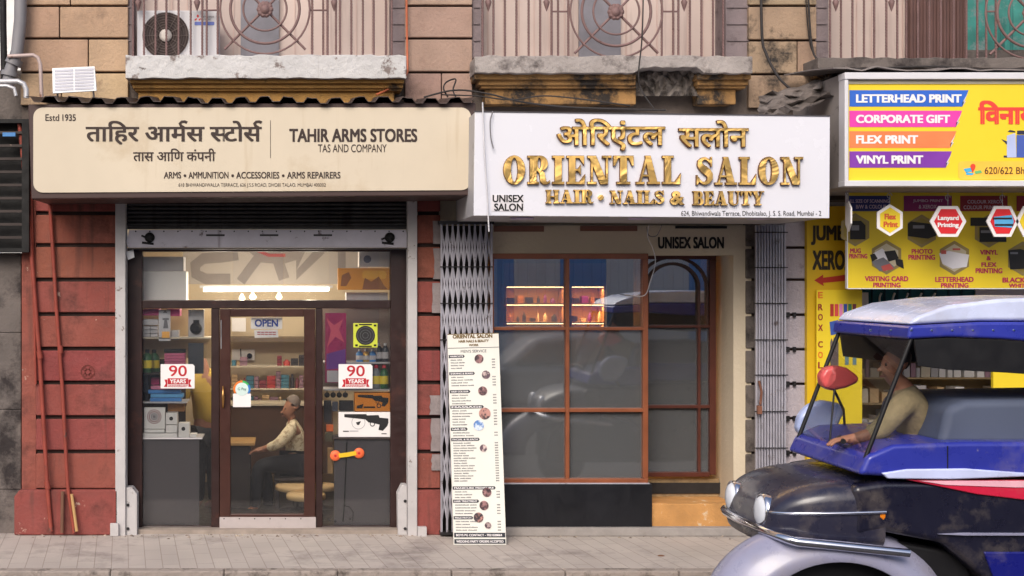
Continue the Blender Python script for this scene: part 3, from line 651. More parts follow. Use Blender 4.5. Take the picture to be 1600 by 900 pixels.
def carton(px0, py0, px1, py1, yf, dep, m, label, cat='box', name='carton', group=None, bev=.003, deco=None):
    g = MB(); g.pbox(px0, py0, px1, py1, yf, yf + dep)
    if deco is None: return g.build(name, m, None, bev, label=label, cat=cat, group=group)
    t_ = thing(name, label, cat, group); g.build('box_body', m, t_, bev); deco(t_, at(yf)); return t_
whitebox = mat('white_card', C(226, 222, 220), .6, var=.03); greycard = mat('grey_card', C(176, 172, 174), .6)
carton(222, 424, 291, 470, .34, .25, whitebox, 'large white carton at the lower left behind the transom window')
carton(222, 401, 287, 423.5, .34, .25, greycard, 'flatter greyish carton lying on the large white carton behind the transom')
def od(t_, m_):
    g = MB(); g.mpoly([(566, 452), (570, 434), (580, 440), (592, 432), (600, 446), (606, 452)], m_); g.mpoly([(532, 447), (534, 430), (545, 425), (549, 434), (541, 447)], m_, .002); g.build('print', mat('brown_print', C(150, 96, 52), .6), t_)
    g = MB(); g.mpoly(rrect(566, 423, 604, 436, 5), m_, .0015); g.build('print', mat('gold_print', C(238, 176, 60), .6), t_)
carton(528, 419, 609, 453, .30, .08, mat('orange_poster', C(222, 150, 52), .6, var=.1, vs_=5), 'orange printed carton at the right end behind the transom window', deco=od)
def dd(t_, m_): g = MB(); g.mdisc(574, 405, 6, m_); g.build('print', greypane, t_)
carton(561, 392, 609, 417, .34, .2, whitebox, 'white carton with a grey dot at the upper right behind the transom', deco=dd)
carton(541, 457, 606, 469, .4, .2, greycard, 'flat greyish carton lying low at the right behind the transom')
# --- display shelves
plank = mat('pale_shelf', C(196, 184, 164), .6)
def shelf(px0, px1, py, yf, dep, label, m=plank, th=2.2): g = MB(); g.pbox(px0, py, px1, py + th, yf, yf + dep); return g.build('shelf_board', m, None, label=label, cat='shelf')
LY = .225
darkback = mat('dark_display_back', C(58, 50, 50), .8)
g = MB(); g.pbox(216, 482, 332, 560, LY + .34, LY + .36); g.build('display_back', mat('tan_back', C(206, 184, 146), .8), None, label='tan backboard of the left display above the green bottles', cat='board')
g = MB(); g.pbox(216, 561, 290, 684, LY + .34, LY + .36); g.build('display_back', darkback, None, label='dark backboard of the left display behind the blue packs', cat='board')
shelf(222, 331, 527, LY, .32, 'upper pale shelf in the left display window'); shelf(222, 292, 583, LY, .32, 'middle shelf under the green bottles in the left display', darkback); shelf(222, 292, 628, LY, .32, 'lower grey shelf under the blue packs in the left display', greycard); shelf(220, 316, 684, LY - .03, .34, 'bottom ledge under the white cartons in the left display', greycard)
pinkm = mat('magenta_pack', C(176, 52, 108), .4); violet = mat('violet_pack', C(150, 110, 170), .5); bluem = mat('blue_pack', C(70, 130, 196), .4); greenm = mat('green_bottle', C(44, 92, 54), .35); yell = mat('yellow_label', C(226, 200, 60), .5)
for i, (a, b_, c, d) in enumerate(((223, 483, 248, 493), (260, 483, 281, 494))): carton(a, b_, c, d, LY + .02, .2, pinkm, ('magenta pack at the top left corner of the left display', 'magenta pack right of the grey blister card at the top of the left display')[i], 'pack', 'pack', 'magenta packs')
def clips(t_, m_):
    g = MB(); g.mrect(254, 497, 264, 500, m_); g.mpoly([(257, 500), (261, 500), (263, 513), (255, 513)], m_); g.mpoly([(254, 489), (258, 484), (262, 489)], m_); g.build('print', mat('mid_grey_print', C(110, 108, 112), .6), t_)
    g = MB(); g.mrect(253, 518, 265, 528, m_); g.build('print', mat('orange_print', C(240, 176, 84), .5), t_)
carton(248, 484, 266, 533, LY, .03, mat('blister', C(190, 188, 192), .3), 'grey blister card with an orange square hanging in the left display', 'blister card', 'blister_card', deco=clips)
carton(223, 499, 247, 508, LY + .01, .2, greycard, 'thin grey carton on top of the stack at the left of the left display')
for i in range(3):
    for j in range(2): carton(223 + j * 12, 510 + i * 5.7, 234.3 + j * 12, 515 + i * 5.7, LY + .03, .2, greycard, '%s %s small grey carton in the stack on the upper left shelf' % (('top', 'middle', 'bottom')[i], ('left', 'right')[j]), group='small grey cartons')
carton(267, 516, 279, 531, LY + .05, .1, greycard, 'grey carton right of the blister card on the upper left shelf')
cl = thing('blister_pack', 'clear clamshell pack holding a round black knob on the upper left shelf', 'blister pack')
g = MB(); g.pbox(294, 484, 319, 527, LY + .05, LY + .09); g.build('shell', mat('clear_shell', C(178, 176, 178), .25), cl, bevel=.006)
g = MB(); g.lathe(P(306, 513, LY + .05), (0, -1, 0), [(.055, 0), (.05, .03), (.03, .045)], 18); g.pbox(302, 500, 311, 509, LY + .02, LY + .05); g.build('knob', black, cl)
def bottle(px, py0, py1, y, r, m, ml, label, group, mc=black):
    t_ = thing('bottle', label, 'bottle', group); p = P(px, py1, y); h = (py1 - py0) * k(y)
    g = MB(); g.lathe(p, (0, 0, 1), [(r * .92, 0), (r, h * .04), (r, h * .66), (r * .7, h * .78), (r * .38, h * .84), (r * .36, h * .86)], 16); g.build('bottle_body', m, t_)
    g = MB(); g.lathe((p[0], p[1], p[2] + h * .86), (0, 0, 1), [(r * .42, 0), (r * .42, h * .13), (r * .3, h * .14)], 12); g.build('cap', mc, t_)
    g = MB(); g.lathe((p[0], p[1], p[2] + h * .2), (0, 0, 1), [(r * 1.02, 0), (r * 1.02, h * .34)], 16); g.build('label_band', ml, t_)
for i, x in enumerate((230, 241)): bottle(x, 546, 582, LY + .08 + i * .12, .05, greenm, yell, ('front green oil bottle with a yellow label in the left display', 'second green bottle just behind the front one in the left display')[i], 'green bottles')
carton(256, 546, 289, 551, LY + .06, .12, black, 'black pack lying on top of the pink striped packs')
for i in range(4): carton(257, 552 + i * 4.6, 289, 556 + i * 4.6, LY + .06, .14, mat('pink_striped', C(196, 96, 130), .5), ('topmost', 'second', 'third', 'lowest')[i] + ' pink pack in the stack above the left anniversary sticker', 'pack', 'pack', 'stacked pink packs')
carton(294, 536, 318, 584, LY + .06, .06, mat('smoky_pack', C(74, 76, 80), .2), 'smoky dark clamshell pack under the upper left shelf', 'pack', 'pack')
rr = random.Random(2)
for i in range(4): carton(233 + rr.uniform(-2, 3), 603 + i * 6.3, 284 + rr.uniform(-3, 4), 608.6 + i * 6.3, LY + .05, .14, (mat('mauve_pack', C(200, 120, 150), .4), bluem, mat('sky_pack', C(96, 160, 210), .4), bluem)[i], ('topmost mauve', 'second blue', 'third sky blue', 'lowest blue')[i] + ' pack in the stack in the left display', 'pack', 'pack', 'blue and mauve packs')
def target(t_, m_):
    for j, (r0, r1) in enumerate(((12.3, 13.6), (8.6, 10.4), (4.6, 6.4), (0, 2.6))):
        g = MB(); g.mring(241, 651, r0 * .82, r1 * .82, m_, .002) if r0 else g.mdisc(241, 651, r1, m_); g.build('target_ring', mat('target_maroon', C(120, 50, 62), .6) if j < 2 else mat('target_dark', C(60, 56, 70), .6), t_)
carton(225, 637, 258, 670, LY, .05, whitebox, 'white target pad with maroon rings in the left display', 'target pad', 'target_pad', deco=target)
for i, (a, b_, c, d, dot) in enumerate(((225, 671, 257, 676, 0), (223, 677, 277, 684, 0), (259, 645, 277, 663, (267.5, 654)), (259, 664, 277, 676, 0), (279, 661, 296, 684, (286.5, 670)), (297, 678, 307, 684, 0))):
    def dk(t_, m_, dot=dot): g = MB(); g.mdisc(dot[0], dot[1], 3.1, m_); g.build('dot_print', darksteel, t_)
    lb = ('thin white carton under the target pad', 'wide flat white carton at the bottom left of the display', 'upper white carton with a dark dot right of the target pad', 'plain white carton under the upper dotted carton', 'lower white carton with a dark dot near the yellow shirt', 'smallest flat white carton at the right end of the ledge')[i]
    carton(a, b_, c, d, LY - .01 + .004 * i, .12, whitebox, lb, group='white cartons', deco=dk if dot else None)
# stickers on the glass
redp = mat('red_print', C(186, 34, 48), .5); whitep = mat('white_sticker', C(234, 230, 230), .5, var=.02)
for i, x in enumerate((251, 529)):
    t_ = thing('anniversary_sticker', ('white 90 years anniversary sticker on the pane left of the door', 'white 90 years anniversary sticker on the pane right of the door')[i], 'sticker', 'anniversary stickers'); m_ = at(.197)
    g = MB(); g.ppoly([(x, 569), (x + 50, 569), (x + 53, 572), (x + 53, 607), (x, 607)], .195, .1995); g.build('paper', whitep, t_)
    g = MB(); T(g, '90', x + 13, 571, x + 41, 588, at(.195), .01, .002); g.mpoly([(x + 11, 591), (x + 43, 591), (x + 43, 600.5), (x + 11, 600.5)], at(.195), .002); g.mpoly([(x + 6, 593), (x + 10.5, 593), (x + 10.5, 604.5), (x + 5, 604.5), (x + 8, 599)], at(.195), .002); g.mpoly([(x + 43.5, 593), (x + 48, 593), (x + 45.5, 599), (x + 48.5, 604.5), (x + 43.5, 604.5)], at(.195), .002)
    T(g, 'ANNIVERSARY', x + 11.5, 601.2, x + 42.5, 604.8, at(.195), .02, .002); g.build('lettering', redp, t_)
    g = MB(); T(g, 'YEARS', x + 14.5, 592.4, x + 39.5, 599, at(.195), .03, .0035); g.build('lettering', whitep, t_)
op = thing('open_sign', 'small white OPEN sign with blue letters hanging inside the door glass', 'sign'); yo = .20
g = MB(); g.ppoly(rrect(392, 496, 441, 514, 1.5, 3), yo, yo + .006); g.build('plate', whitep, op)
g = MB(); T(g, 'OPEN', 398, 499, 434.5, 510.5, at(yo), .035, .002); g.build('lettering', mat('sign_blue', C(48, 66, 150), .5), op)
g = MB(); g.tube([P(396, 497, yo), P(416, 488, yo + .01), P(437, 497, yo)], .0015, 5); g.build('cord', white, op)
ns = thing('notice_card', 'white card with red lines of print below the OPEN sign', 'card')
g = MB(); g.ppoly([(397, 516), (434, 515), (435, 527), (398, 528)], yo, yo + .005); g.build('card_face', whitep, ns)
g = MB(); [g.mrect(x, 518.5 + r_ * 3.2, x + 5, 519.8 + r_ * 3.2, at(yo), .002) for r_ in range(2) for x in range(402, 430, 6)]; g.build('print', redp, ns)
gs = thing('payment_sticker', 'white payment sticker with a round rainbow edged badge on the door glass', 'sticker'); m_ = at(.15)
g = MB(); g.ppoly([(364, 615), (392, 615), (392, 636), (364, 636)], .150, .154); g.build('paper', whitep, gs)
for (a0, a1, cc) in ((2.6, 3.7, C(222, 120, 50)), (3.7, 4.8, C(222, 80, 60)), (4.8, 5.7, C(60, 170, 90)), (-.6, .6, C(52, 120, 190))):
    g = MB(); g.mring(378, 608, 10, 13.5, m_, .002, 10, a0, a1); g.build('badge_ring', mat('ring%d' % int(cc[0] * 1e4), cc, .5), gs)
g = MB(); g.mdisc(378, 608, 10.3, m_, .003); g.build('badge', mat('badge_pale', C(206, 226, 222), .5), gs)
g = MB(); T(g, 'G Pay', 371.5, 605.5, 385, 611, m_, .01, .0045); g.build('lettering', mat('badge_print', C(80, 120, 110), .5), gs)
# --- right display
RYD = .235
g = MB(); g.pbox(500, 482, 618, 608, RYD + .34, RYD + .36); g.build('display_back', mat('dim_back', C(140, 126, 116), .8), None, label='dim backboard of the right display window', cat='board')
shelf(506, 610, 566, RYD, .3, 'shelf behind the right anniversary sticker', greycard); shelf(506, 610, 608, RYD, .3, 'lower shelf under the right anniversary sticker', greycard)
def mag(t_, m_):
    g = MB(); g.mpoly([(510, 497), (522, 508), (536, 499), (530, 515), (538, 535), (524, 526), (511, 542), (517, 517)], m_); g.build('print', mat('pink_print', C(208, 92, 110), .4), t_)
    g = MB(); g.mpoly([(510, 553), (540, 545), (540, 575), (510, 577)], m_, .0015); g.build('print', mat('purple_print', C(116, 60, 140), .4), t_)
    g = MB(); g.mrect(511, 579, 539, 597, m_, .002); g.build('label_band', greycard, t_)
carton(508, 489, 541, 598, RYD - .02, .05, mat('magenta_bag', C(164, 48, 92), .3, var=.2, vs_=8), 'tall magenta packet hanging at the left of the right display', 'packet', 'packet', deco=mag)
def spin(t_, m_):
    g = MB(); g.mdisc(571, 524, 15, m_, .003); g.build('bullseye', mat('bull_black', C(40, 40, 42), .6), t_)
    g = MB()
    for r in (4, 8, 12): g.mring(571, 524, r, r + .7, m_, .0045)
    g.build('ring_print', mat('ring_grey', C(92, 92, 96), .6), t_)
    g = MB()
    for a, b_ in ((555, 507), (555, 538), (584, 507), (584, 538)): g.mrect(a, b_, a + 4, b_ + 3, m_, .003)
    g.mrect(561, 506, 581, 508, m_, .003); g.mrect(561, 540, 581, 542, m_, .003); g.build('print', black, t_)
carton(552, 505, 590, 543, RYD - .05, .012, mat('lime_card', C(206, 214, 70), .5), 'lime green square target card with a black bullseye in the right display', 'target card', 'target_card', deco=spin)
rr = random.Random(8)
for i, x in enumerate((562, 572, 582, 592, 602)):
    bottle(x, 536 if i > 2 else 546, 566, RYD + .1, .034, (bluem, mat('gold_tin', C(200, 160, 80), .3, .5), bluem, mat('dark_bottle', C(44, 46, 54), .3), mat('dark_bottle', C(44, 46, 54), .3))[i], greycard, ('small blue bottle under the lime target card', 'small gold tin between two blue bottles', 'small blue bottle right of the gold tin', 'taller dark bottle right of the lime target card', 'tallest looking dark bottle at the right edge of the right display')[i], 'small bottles on the right shelf', steel)
for i, x in enumerate((588, 600)): bottle(x, 570, 607, RYD + .04, .042, greenm if i else mat('grey_bottle', C(120, 124, 126), .4), yell, ('grey spray bottle with red cap beside the right anniversary sticker', 'green spray bottle with red cap at the right edge of the display')[i], 'spray bottles', redp)
gunm = mat('gun_black', C(34, 33, 34), .5)
def pist(g, x, y, s_, m_, fl=1):
    q = [(0, 0), (40, 0), (41, 3), (62, 2), (64, 8), (80, 10), (80, 20), (78, 27), (70, 38), (62, 36), (64, 24), (52, 20), (44, 19), (38, 12), (8, 8), (0, 7)]
    g.mpoly([(x + a * s_, y + b_ * s_ * .8) for a, b_ in q], m_)
    g.mring(x + 51 * s_, y + 18 * s_, 3.2 * s_, 4.6 * s_, m_, .0025, 14)
def ob(t_, m_):
    g = MB(); pist(g, 559, 617, .6, m_); g.mpoly([(558, 634), (568, 631), (566, 638), (557, 638)], m_); g.mrect(568, 635, 586, 637.5, m_); g.mring(592, 634, 2.2, 3.6, m_); g.build('print', gunm, t_)
carton(554, 614, 611, 643, RYD - .02, .14, mat('orange_gunbox', C(230, 142, 42), .5, var=.05), 'orange box printed with an air pistol standing on the white pistol box', deco=ob)
def wb(t_, m_):
    g = MB(); pist(g, 538, 647, .86, m_); g.mrect(536, 673, 545, 674.6, m_); g.mrect(596, 677, 604, 678.4, m_); g.mpoly([(556, 660), (564, 658), (561, 664), (558, 664)], m_); g.build('print', gunm, t_)
    g = MB(); g.mring(560, 660, 10, 10.6, m_, .002, ); g.mrect(546, 673, 560, 674, m_, .002); g.build('line_print', greypane, t_)
carton(529, 644, 611, 683, RYD - .04, .16, whitebox, 'white box printed with a black air pistol at the bottom of the right display', deco=wb)
shelf(520, 612, 683.5, RYD - .05, .25, 'ledge under the white pistol box in the right display', darkback)
st_ = thing('spinner_target', 'orange and yellow dumbbell shaped spinner target fixed on the right pane', 'target')
orm = mat('flame_orange', C(240, 110, 64), .5)
for x, y in ((524, 712), (561, 708)):
    g = MB(); g.lathe(P(x, y, .196), (0, -1, 0), [(.048, 0), (.046, .008), (.02, .012)], 24); o = g.build('disc', orm, st_)
    g = MB(); g.mdisc(x, y, 2, at(.196), .014); g.build('centre_dot', redp, o)
g = MB(); g.ppoly([(529, 709), (540, 707.5), (556, 705), (557, 711), (542, 714), (530, 715)], .178, .19); g.build('bar', mat('target_yellow', C(226, 186, 40), .5), st_)
dkp = mat('dark_pouch', C(40, 38, 42), .5, var=.3)
for i in range(4):
    g = MB(); g.lathe(P(511 + i * 9.5, 617, RYD + .05), (0, -1, 0), [(.02, 0), (.026, .006), (.024, .012), (.01, .016)], 14); g.ptube([(511 + i * 9.5, 610, RYD + .045), (511 + i * 9.5, 615, RYD + .045)], .003, 5)
    g.build('round_case', dkp, None, label='small dark round case hanging in a row under the right anniversary sticker', cat='case', group='dark round cases under the right sticker')
for i, (a, b_, c, d, m, lb) in enumerate(((506, 626, 518, 660, dkp, 'dark narrow pouch at the left edge of the right display'), (519, 628, 528, 643, mat('slate_pouch', C(70, 72, 84), .5), 'slate grey pouch above the corner of the white pistol box'), (530, 626, 552, 642, dkp, 'dark flat case left of the orange pistol box'), (510, 664, 521, 674, mat('hot_orange', C(236, 110, 40), .5), 'bright orange trinket left of the white pistol box'), (508, 676, 520, 690, mat('olive_pouch', C(92, 84, 60), .6), 'olive pouch below the bright orange trinket'), (512, 700, 520, 740, mat('straw_item', C(170, 132, 84), .6), 'long straw coloured item behind the spinner target'), (543, 570, 560, 606, bluem, 'blue carton peeping out right of the magenta packet'))):
    carton(a, b_, c, d, RYD + .02 + .006 * i, .05, m, lb, 'pouch' if i < 5 else 'item', 'pouch')
for i, (a, b_, c, d, m, lb) in enumerate(((268, 586, 284, 600, greycard, 'grey carton behind the left anniversary sticker'), (223, 586, 232, 626, mat('dark_bottle', C(44, 46, 54), .3), 'dark upright pack at the left end above the target pad'), (262, 630, 288, 643, mat('ochre_pack', C(150, 104, 62), .5), 'ochre pack behind the dotted white cartons'), (236, 590, 249, 601, pinkm, 'small pink pack left of the left anniversary sticker'))):
    carton(a, b_, c, d, LY + .10 + .01 * i, .08, m, lb, 'pack', 'pack')
rod = thing('hook_stand', 'thin dark metal rod with a hooked foot behind the right pane', 'stand')
g = MB(); g.ptube([(542, 690, .213), (540, 740, .213), (538, 790, .213), (536, 815, .213)], .006, 6); g.ptube([(538, 790, .213), (546, 792, .213), (552, 800, .213), (551, 815, .213)], .004, 6); g.build('rod', black, rod)
g = MB(); [g.lathe(P(x, y, .221), (0, -1, 0), [(.012, 0), (.008, .01)], 10) for x, y in ((538, 789), (547, 811), (515, 812), (524, 815))]; g.build('knob', darksteel, rod)
# --- seen through the door
bkY = 2.2
counterw = mat('counter_wood', C(78, 52, 34), .45, var=.2, vs_=5)
ct = thing('shop_counter', 'brown wooden counter at the back of the arms shop', 'counter')
g = MB(); g.pbox(318, 634, 520, 740, 2.0, 2.3); g.build('counter_front', counterw, ct)
g = MB(); g.pbox(316, 630.5, 520, 634, 1.96, 2.34); g.build('counter_top', plank, ct)
dk = thing('wooden_desk', 'small tan topped desk standing just inside the shop door', 'desk')
g = MB(); p0, p1 = P(322, 692, 1.2), P(398, 692, 1.2); g.box(p0[0], p1[0], 1.2, 1.7, p0[2] - .03, p0[2]); g.build('desk_top', mat('tan_desk', C(176, 138, 84), .4, var=.1), dk, bevel=.005)
g = MB(); g.box(p0[0] + .03, p1[0] - .05, 1.25, 1.65, .03, p0[2] - .031); g.build('pedestal', darkback, dk)
rr = random.Random(4)
goods = [mat('maroon_goods', C(130, 54, 60), .5), mat('mauve_goods', C(150, 116, 130), .5), mat('dark_goods', C(52, 46, 50), .5), mat('teal_goods', C(70, 120, 140), .5), mat('tan_goods', C(190, 160, 120), .5), mat('red_goods', C(176, 60, 52), .5)]
for py, nm in ((572, 'top'), (607, 'middle'), ):
    shelf(330, 520, py, 2.35, .3, nm + ' pale wall shelf seen through the door glass')
def goods_row(py, x0, x1, hmin, hmax, row):
    x = x0; i = 0
    while x < x1:
        w_ = rr.uniform(5, 14); h_ = rr.uniform(hmin, hmax); m = rr.choice(goods)
        if rr.random() < .55:
            n = int(h_ // 5) or 1
            g = MB()
            for j in range(n): g.pbox(x, py - h_ + j * h_ / n, x + w_ - 1, py - h_ + (j + 1) * h_ / n - .5, 2.4 + .01 * (j % 2), 2.52)
            g.build('goods_pack', m, None, .003, label='packed goods standing in a row on the %s of the back wall' % row, cat='goods', group='packed goods on the ' + row)
        else:
            p = P(x + w_ / 2, py, 2.45); r_ = w_ * .42 * k(2.45); hh = h_ * k(2.45)
            g = MB(); g.lathe(p, (0, 0, 1), [(r_, 0), (r_, hh * .7), (r_ * .5, hh * .8), (r_ * .5, hh)], 12); g.build('goods_bottle', m, None, label='bottled goods standing in a row on the %s of the back wall' % row, cat='goods', group='bottled goods on the ' + row)
        x += w_
goods_row(572, 362, 384, 8, 15, 'top shelf'); goods_row(572, 433, 478, 10, 17, 'top shelf'); goods_row(607, 362, 478, 12, 26, 'middle shelf'); goods_row(630, 360, 450, 6, 13, 'counter top'); goods_row(572, 336, 346, 8, 15, 'top shelf')
sk = thing('switchboard', 'white electric switchboard with a black plug on the back wall', 'switchboard')
g = MB(); g.pbox(362, 546, 398, 563, 2.9, 2.96); g.build('plate', whitep, sk, bevel=.005)
g = MB(); g.lathe(P(390, 556, 2.9), (0, -1, 0), [(.03, 0), (.03, .04), (.01, .06)], 10); g.tube([P(390, 556, 2.86), P(386, 562, 2.84), P(377, 566, 2.85), P(376, 545, 2.88)], .006, 6); g.build('plug', black, sk)
g = MB(); g.pbox(362, 497, 384, 518, 2.7, 2.75); g.build('wall_card', whitep, None, label='white card with a yellow dot on the wall left of the OPEN sign', cat='card')
g = MB(); g.pbox(352, 528, 500, 534, 2.5, 2.95); g.build('wall_shelf', mat('dusty_dark_shelf', C(108, 92, 74), .8), None, label='empty dusty brown wall shelf below the OPEN sign', cat='shelf')
# round cushions of the stools
cush = mat('cream_cushion', C(206, 176, 130), .6, var=.08)
for i, (x, y, r_) in enumerate(((462, 758, .20), (478, 772, .19), (500, 758, .16))):
    t_ = thing('round_stool', ('cream round stool behind and left of the lower stool', 'cream round stool nearest to the door glass', 'cream round stool half hidden by the door frame')[i], 'stool', 'cream round stools'); yy = (1.15, .85, 1.25)[i]
    p = P(x, y, yy); g = MB(); g.lathe((p[0], yy, p[2] - .05), (0, 0, 1), [(r_ * .9, 0), (r_, .012), (r_, .045), (r_ * .93, .058), (0.01, .06)], 28); g.build('seat', cush, t_)
    g = MB(); g.lathe((p[0], yy, .03), (0, 0, 1), [(.16, 0), (.15, .015), (.03, .03), (.025, p[2] - .09)], 16); g.build('pedestal', darksteel, t_)

# ---------------------------------------------------------------- people
def skinned(name, joints, edges, m, parent, root, levels=2, label=None, cat=None):
    b = bmesh.new(); l = b.verts.layers.skin.verify(); ids = {}
    for n_, (co, r) in joints.items():
        v = b.verts.new(co); v[l].radius = (r, r) if not isinstance(r, tuple) else r; v[l].use_root = n_ == root; ids[n_] = v
    for a, c in edges: b.edges.new((ids[a], ids[c]))
    me = bpy.data.meshes.new(name); b.to_mesh(me); b.free(); me.materials.append(m)
    o = bpy.data.objects.new(name, me); sc.collection.objects.link(o)
    s_ = o.modifiers.new('skin', 'SKIN'); s_.use_smooth_shade = True; s_.branch_smoothing = .4
    u = o.modifiers.new('sub', 'SUBSURF'); u.levels = u.render_levels = levels
    if parent is not None: o.parent = parent; CH.setdefault(parent, []).append(o)
    if label: things_label(o, label, cat)
    return o
skinm = mat('brown_skin', C(150, 104, 82), .55, var=.08, vs_=6)
def chainE(*n): return list(zip(n[:-1], n[1:]))
def hand(J, E, base, pre, at_, d, side, curl):
    d = Vector(d).normalized(); s_ = Vector(side).normalized(); c_ = Vector(curl).normalized(); a = Vector(at_)
    J[pre + 'p'] = (a + d * .05, (.036, .022)); E.append((base, pre + 'p'))
    for i, (o_, ln) in enumerate(((-.03, .065), (-.01, .078), (.011, .073), (.031, .056))):
        r0 = a + d * .075 + s_ * o_; r1 = r0 + d * ln * .5 + c_ * .008; r2 = r1 + d * ln * .35 + c_ * .028
        for q, (pp, rad) in enumerate(((r0, .0105), (r1, .0095), (r2, .0085))): J['%sf%d%d' % (pre, i, q)] = (pp, rad)
        E += [(pre + 'p', '%sf%d0' % (pre, i))] + chainE('%sf%d0' % (pre, i), '%sf%d1' % (pre, i), '%sf%d2' % (pre, i))
    t0 = a + d * .03 - s_ * .035; t1 = t0 + d * .035 - s_ * .018 + c_ * .01
    J[pre + 't0'] = (t0, .012); J[pre + 't1'] = (t1, .010); E += [(pre + 'p', pre + 't0'), (pre + 't0', pre + 't1')]
def W(px, py, y): return Vector(P(px, py, y))
def head(J, E, neck, c, fwd, s=1.0):
    f = Vector(fwd).normalized(); c = Vector(c); up = Vector((0, 0, 1))
    J['jaw'] = (c - up * .075 * s + f * .03 * s, .058 * s); J['mid'] = (c + f * .008 * s, .083 * s); J['top'] = (c + up * .065 * s - f * .012 * s, .078 * s); J['crown'] = (c + up * .10 * s - f * .015 * s, .05 * s)
    E += chainE(neck, 'jaw', 'mid', 'top', 'crown')
    J['nose'] = (c + f * .095 * s - up * .015 * s, .014 * s); J['nosetip'] = (c + f * .115 * s - up * .03 * s, .012 * s); E += chainE('mid', 'nose', 'nosetip')
    sd = f.cross(up)
    for q, sg_ in (('l', 1), ('r', -1)): J['ear' + q] = (c + sd * sg_ * .082 * s - f * .012 * s, .014 * s); J['ear2' + q] = (c + sd * sg_ * .092 * s - f * .02 * s + up * .012 * s, .018 * s); E += chainE('mid', 'ear' + q, 'ear2' + q)
def face(parent, c, fwd, s, hairm, bald=False):
    f = Vector(fwd).normalized(); c = Vector(c); up = Vector((0, 0, 1)); sd = f.cross(up)
    g = MB()
    for q in (-1, 1): p = c + f * .074 * s + sd * q * .031 * s + up * .012 * s; g.lathe(p, f, [(.012, 0), (.010, .006), (.004, .009)], 10)
    g.build('eye', mat('eye_dark', C(40, 30, 28), .3), parent)
    g = MB(); g.tube([c + f * .079 * s + sd * -.022 * s - up * .062 * s, c + f * .092 * s - up * .064 * s, c + f * .079 * s + sd * .022 * s - up * .062 * s], .006, 6); g.build('mouth', mat('lip', C(120, 72, 64), .5), parent)
    g = MB(); V = []; n1, n2 = 20, 9
    for i in range(n2 + 1):
        th = (.0 + i / n2 * (1.25 if not bald else 1.5)) if not bald else 0
        for j in range(n1):
            ph = 2 * math.pi * j / n1; fr = math.cos(ph)
            th = i / n2 * (1.75 - .75 * fr if not bald else 1.75 - .9 * fr)
            r_ = .088 * s * (1 + .03 * math.sin(7 * ph + 3 * i))
            V.append(c + up * .045 * s + (f * math.cos(ph) * .98 + sd * math.sin(ph) * .92) * r_ * math.sin(th) - f * .014 * s + up * r_ * 1.02 * math.cos(th))
    g.add(V, [(i * n1 + j, i * n1 + (j + 1) % n1, (i + 1) * n1 + (j + 1) % n1, (i + 1) * n1 + j) for i in range(n2) for j in range(n1)], True)
    g.build('hair', hairm, parent)
# seated man in the shop
def W_(px, py, y): return W(px, py, y)
pe = thing('person', 'older man in a pale patterned shirt seated inside the arms shop', 'person')
J, E = {}, []; y = 1.45
J['pelvis'] = (W(466, 722, y), .13); J['waist'] = (W(466, 700, y), .12); J['chest'] = (W(461, 676, y), .13); J['neckb'] = (W(457, 655, y), .06); J['neck'] = (W(456, 650, y), .052); E += chainE('pelvis', 'waist', 'chest', 'neckb', 'neck')
hc = W(455, 638, y); fw = (-1, -.35, -.16); head(J, E, 'neck', hc, fw, .98)
for q, dy in (('n', -.17), ('f', .17)):
    J['sh' + q] = (W(460, 666, y + dy), .062); J['el' + q] = (W(436 if q == 'n' else 440, 694, y + dy * 1.1 - .08), .045); J['wr' + q] = (W(412 if q == 'n' else 409, 702, y + dy * .5 - .12), .03)
    E += chainE('chest', 'sh' + q, 'el' + q, 'wr' + q); hand(J, E, 'wr' + q, 'h' + q, J['wr' + q][0], (-1, -.1, -.1), (0, 1, 0), (-.2, 0, -1))
    J['hip' + q] = (W(462, 726, y + dy * .6), .10); J['kn' + q] = (W(404 if q == 'n' else 414, 726, y + dy * .8 - .1), .068); J['an' + q] = (W(398 if q == 'n' else 420, 796, y + dy * .8 - .1), .045); J['toe' + q] = (W(378 if q == 'n' else 400, 806, y + dy * .8 - .14), .036)
    E += chainE('pelvis', 'hip' + q, 'kn' + q, 'an' + q, 'toe' + q)
body = skinned('body', J, E, skinm, pe, 'pelvis')
shirt_m = mat('pale_patterned_shirt', C(214, 200, 170), .85, var=.1, vs_=18, col2=C(168, 150, 124), c2=(.52, .56), c2s=24)
sj = {n_: (v, r * 1.14 + .008) for n_, (v, r) in J.items() if n_ in ('waist', 'chest', 'shn', 'shf', 'eln', 'elf', 'neckb')}
for q in 'nf': sj['cu' + q] = (J['el' + q][0].lerp(J['wr' + q][0], .8), .043)
sj['hem'] = (J['pelvis'][0].copy(), .155); sj['neckb'] = (J['neckb'][0], .07)
skinned('shirt', sj, [('hem', 'waist'), ('waist', 'chest'), ('chest', 'neckb'), ('chest', 'shn'), ('chest', 'shf'), ('shn', 'eln'), ('shf', 'elf'), ('eln', 'cun'), ('elf', 'cuf')], shirt_m, pe, 'chest')
tj = {n_: (v, r * 1.12 + .006) for n_, (v, r) in J.items() if n_ in ('pelvis', 'hipn', 'hipf', 'knn', 'knf', 'ann', 'anf')}
skinned('trousers', tj, [('pelvis', 'hipn'), ('pelvis', 'hipf'), ('hipn', 'knn'), ('hipf', 'knf'), ('knn', 'ann'), ('knf', 'anf')], mat('dark_trousers', C(26, 28, 36), .85), pe, 'pelvis')
face(pe, hc, fw, .98, mat('grey_hair', C(116, 104, 98), .8), True)
ch = thing('wooden_chair', 'dark chair under the seated man inside the shop', 'chair')
g = MB(); p = W(466, 742, y); g.box(p.x - .24, p.x + .24, y - .24, y + .24, p.z - .03, p.z); g.build('seat', darkback, ch, bevel=.01)
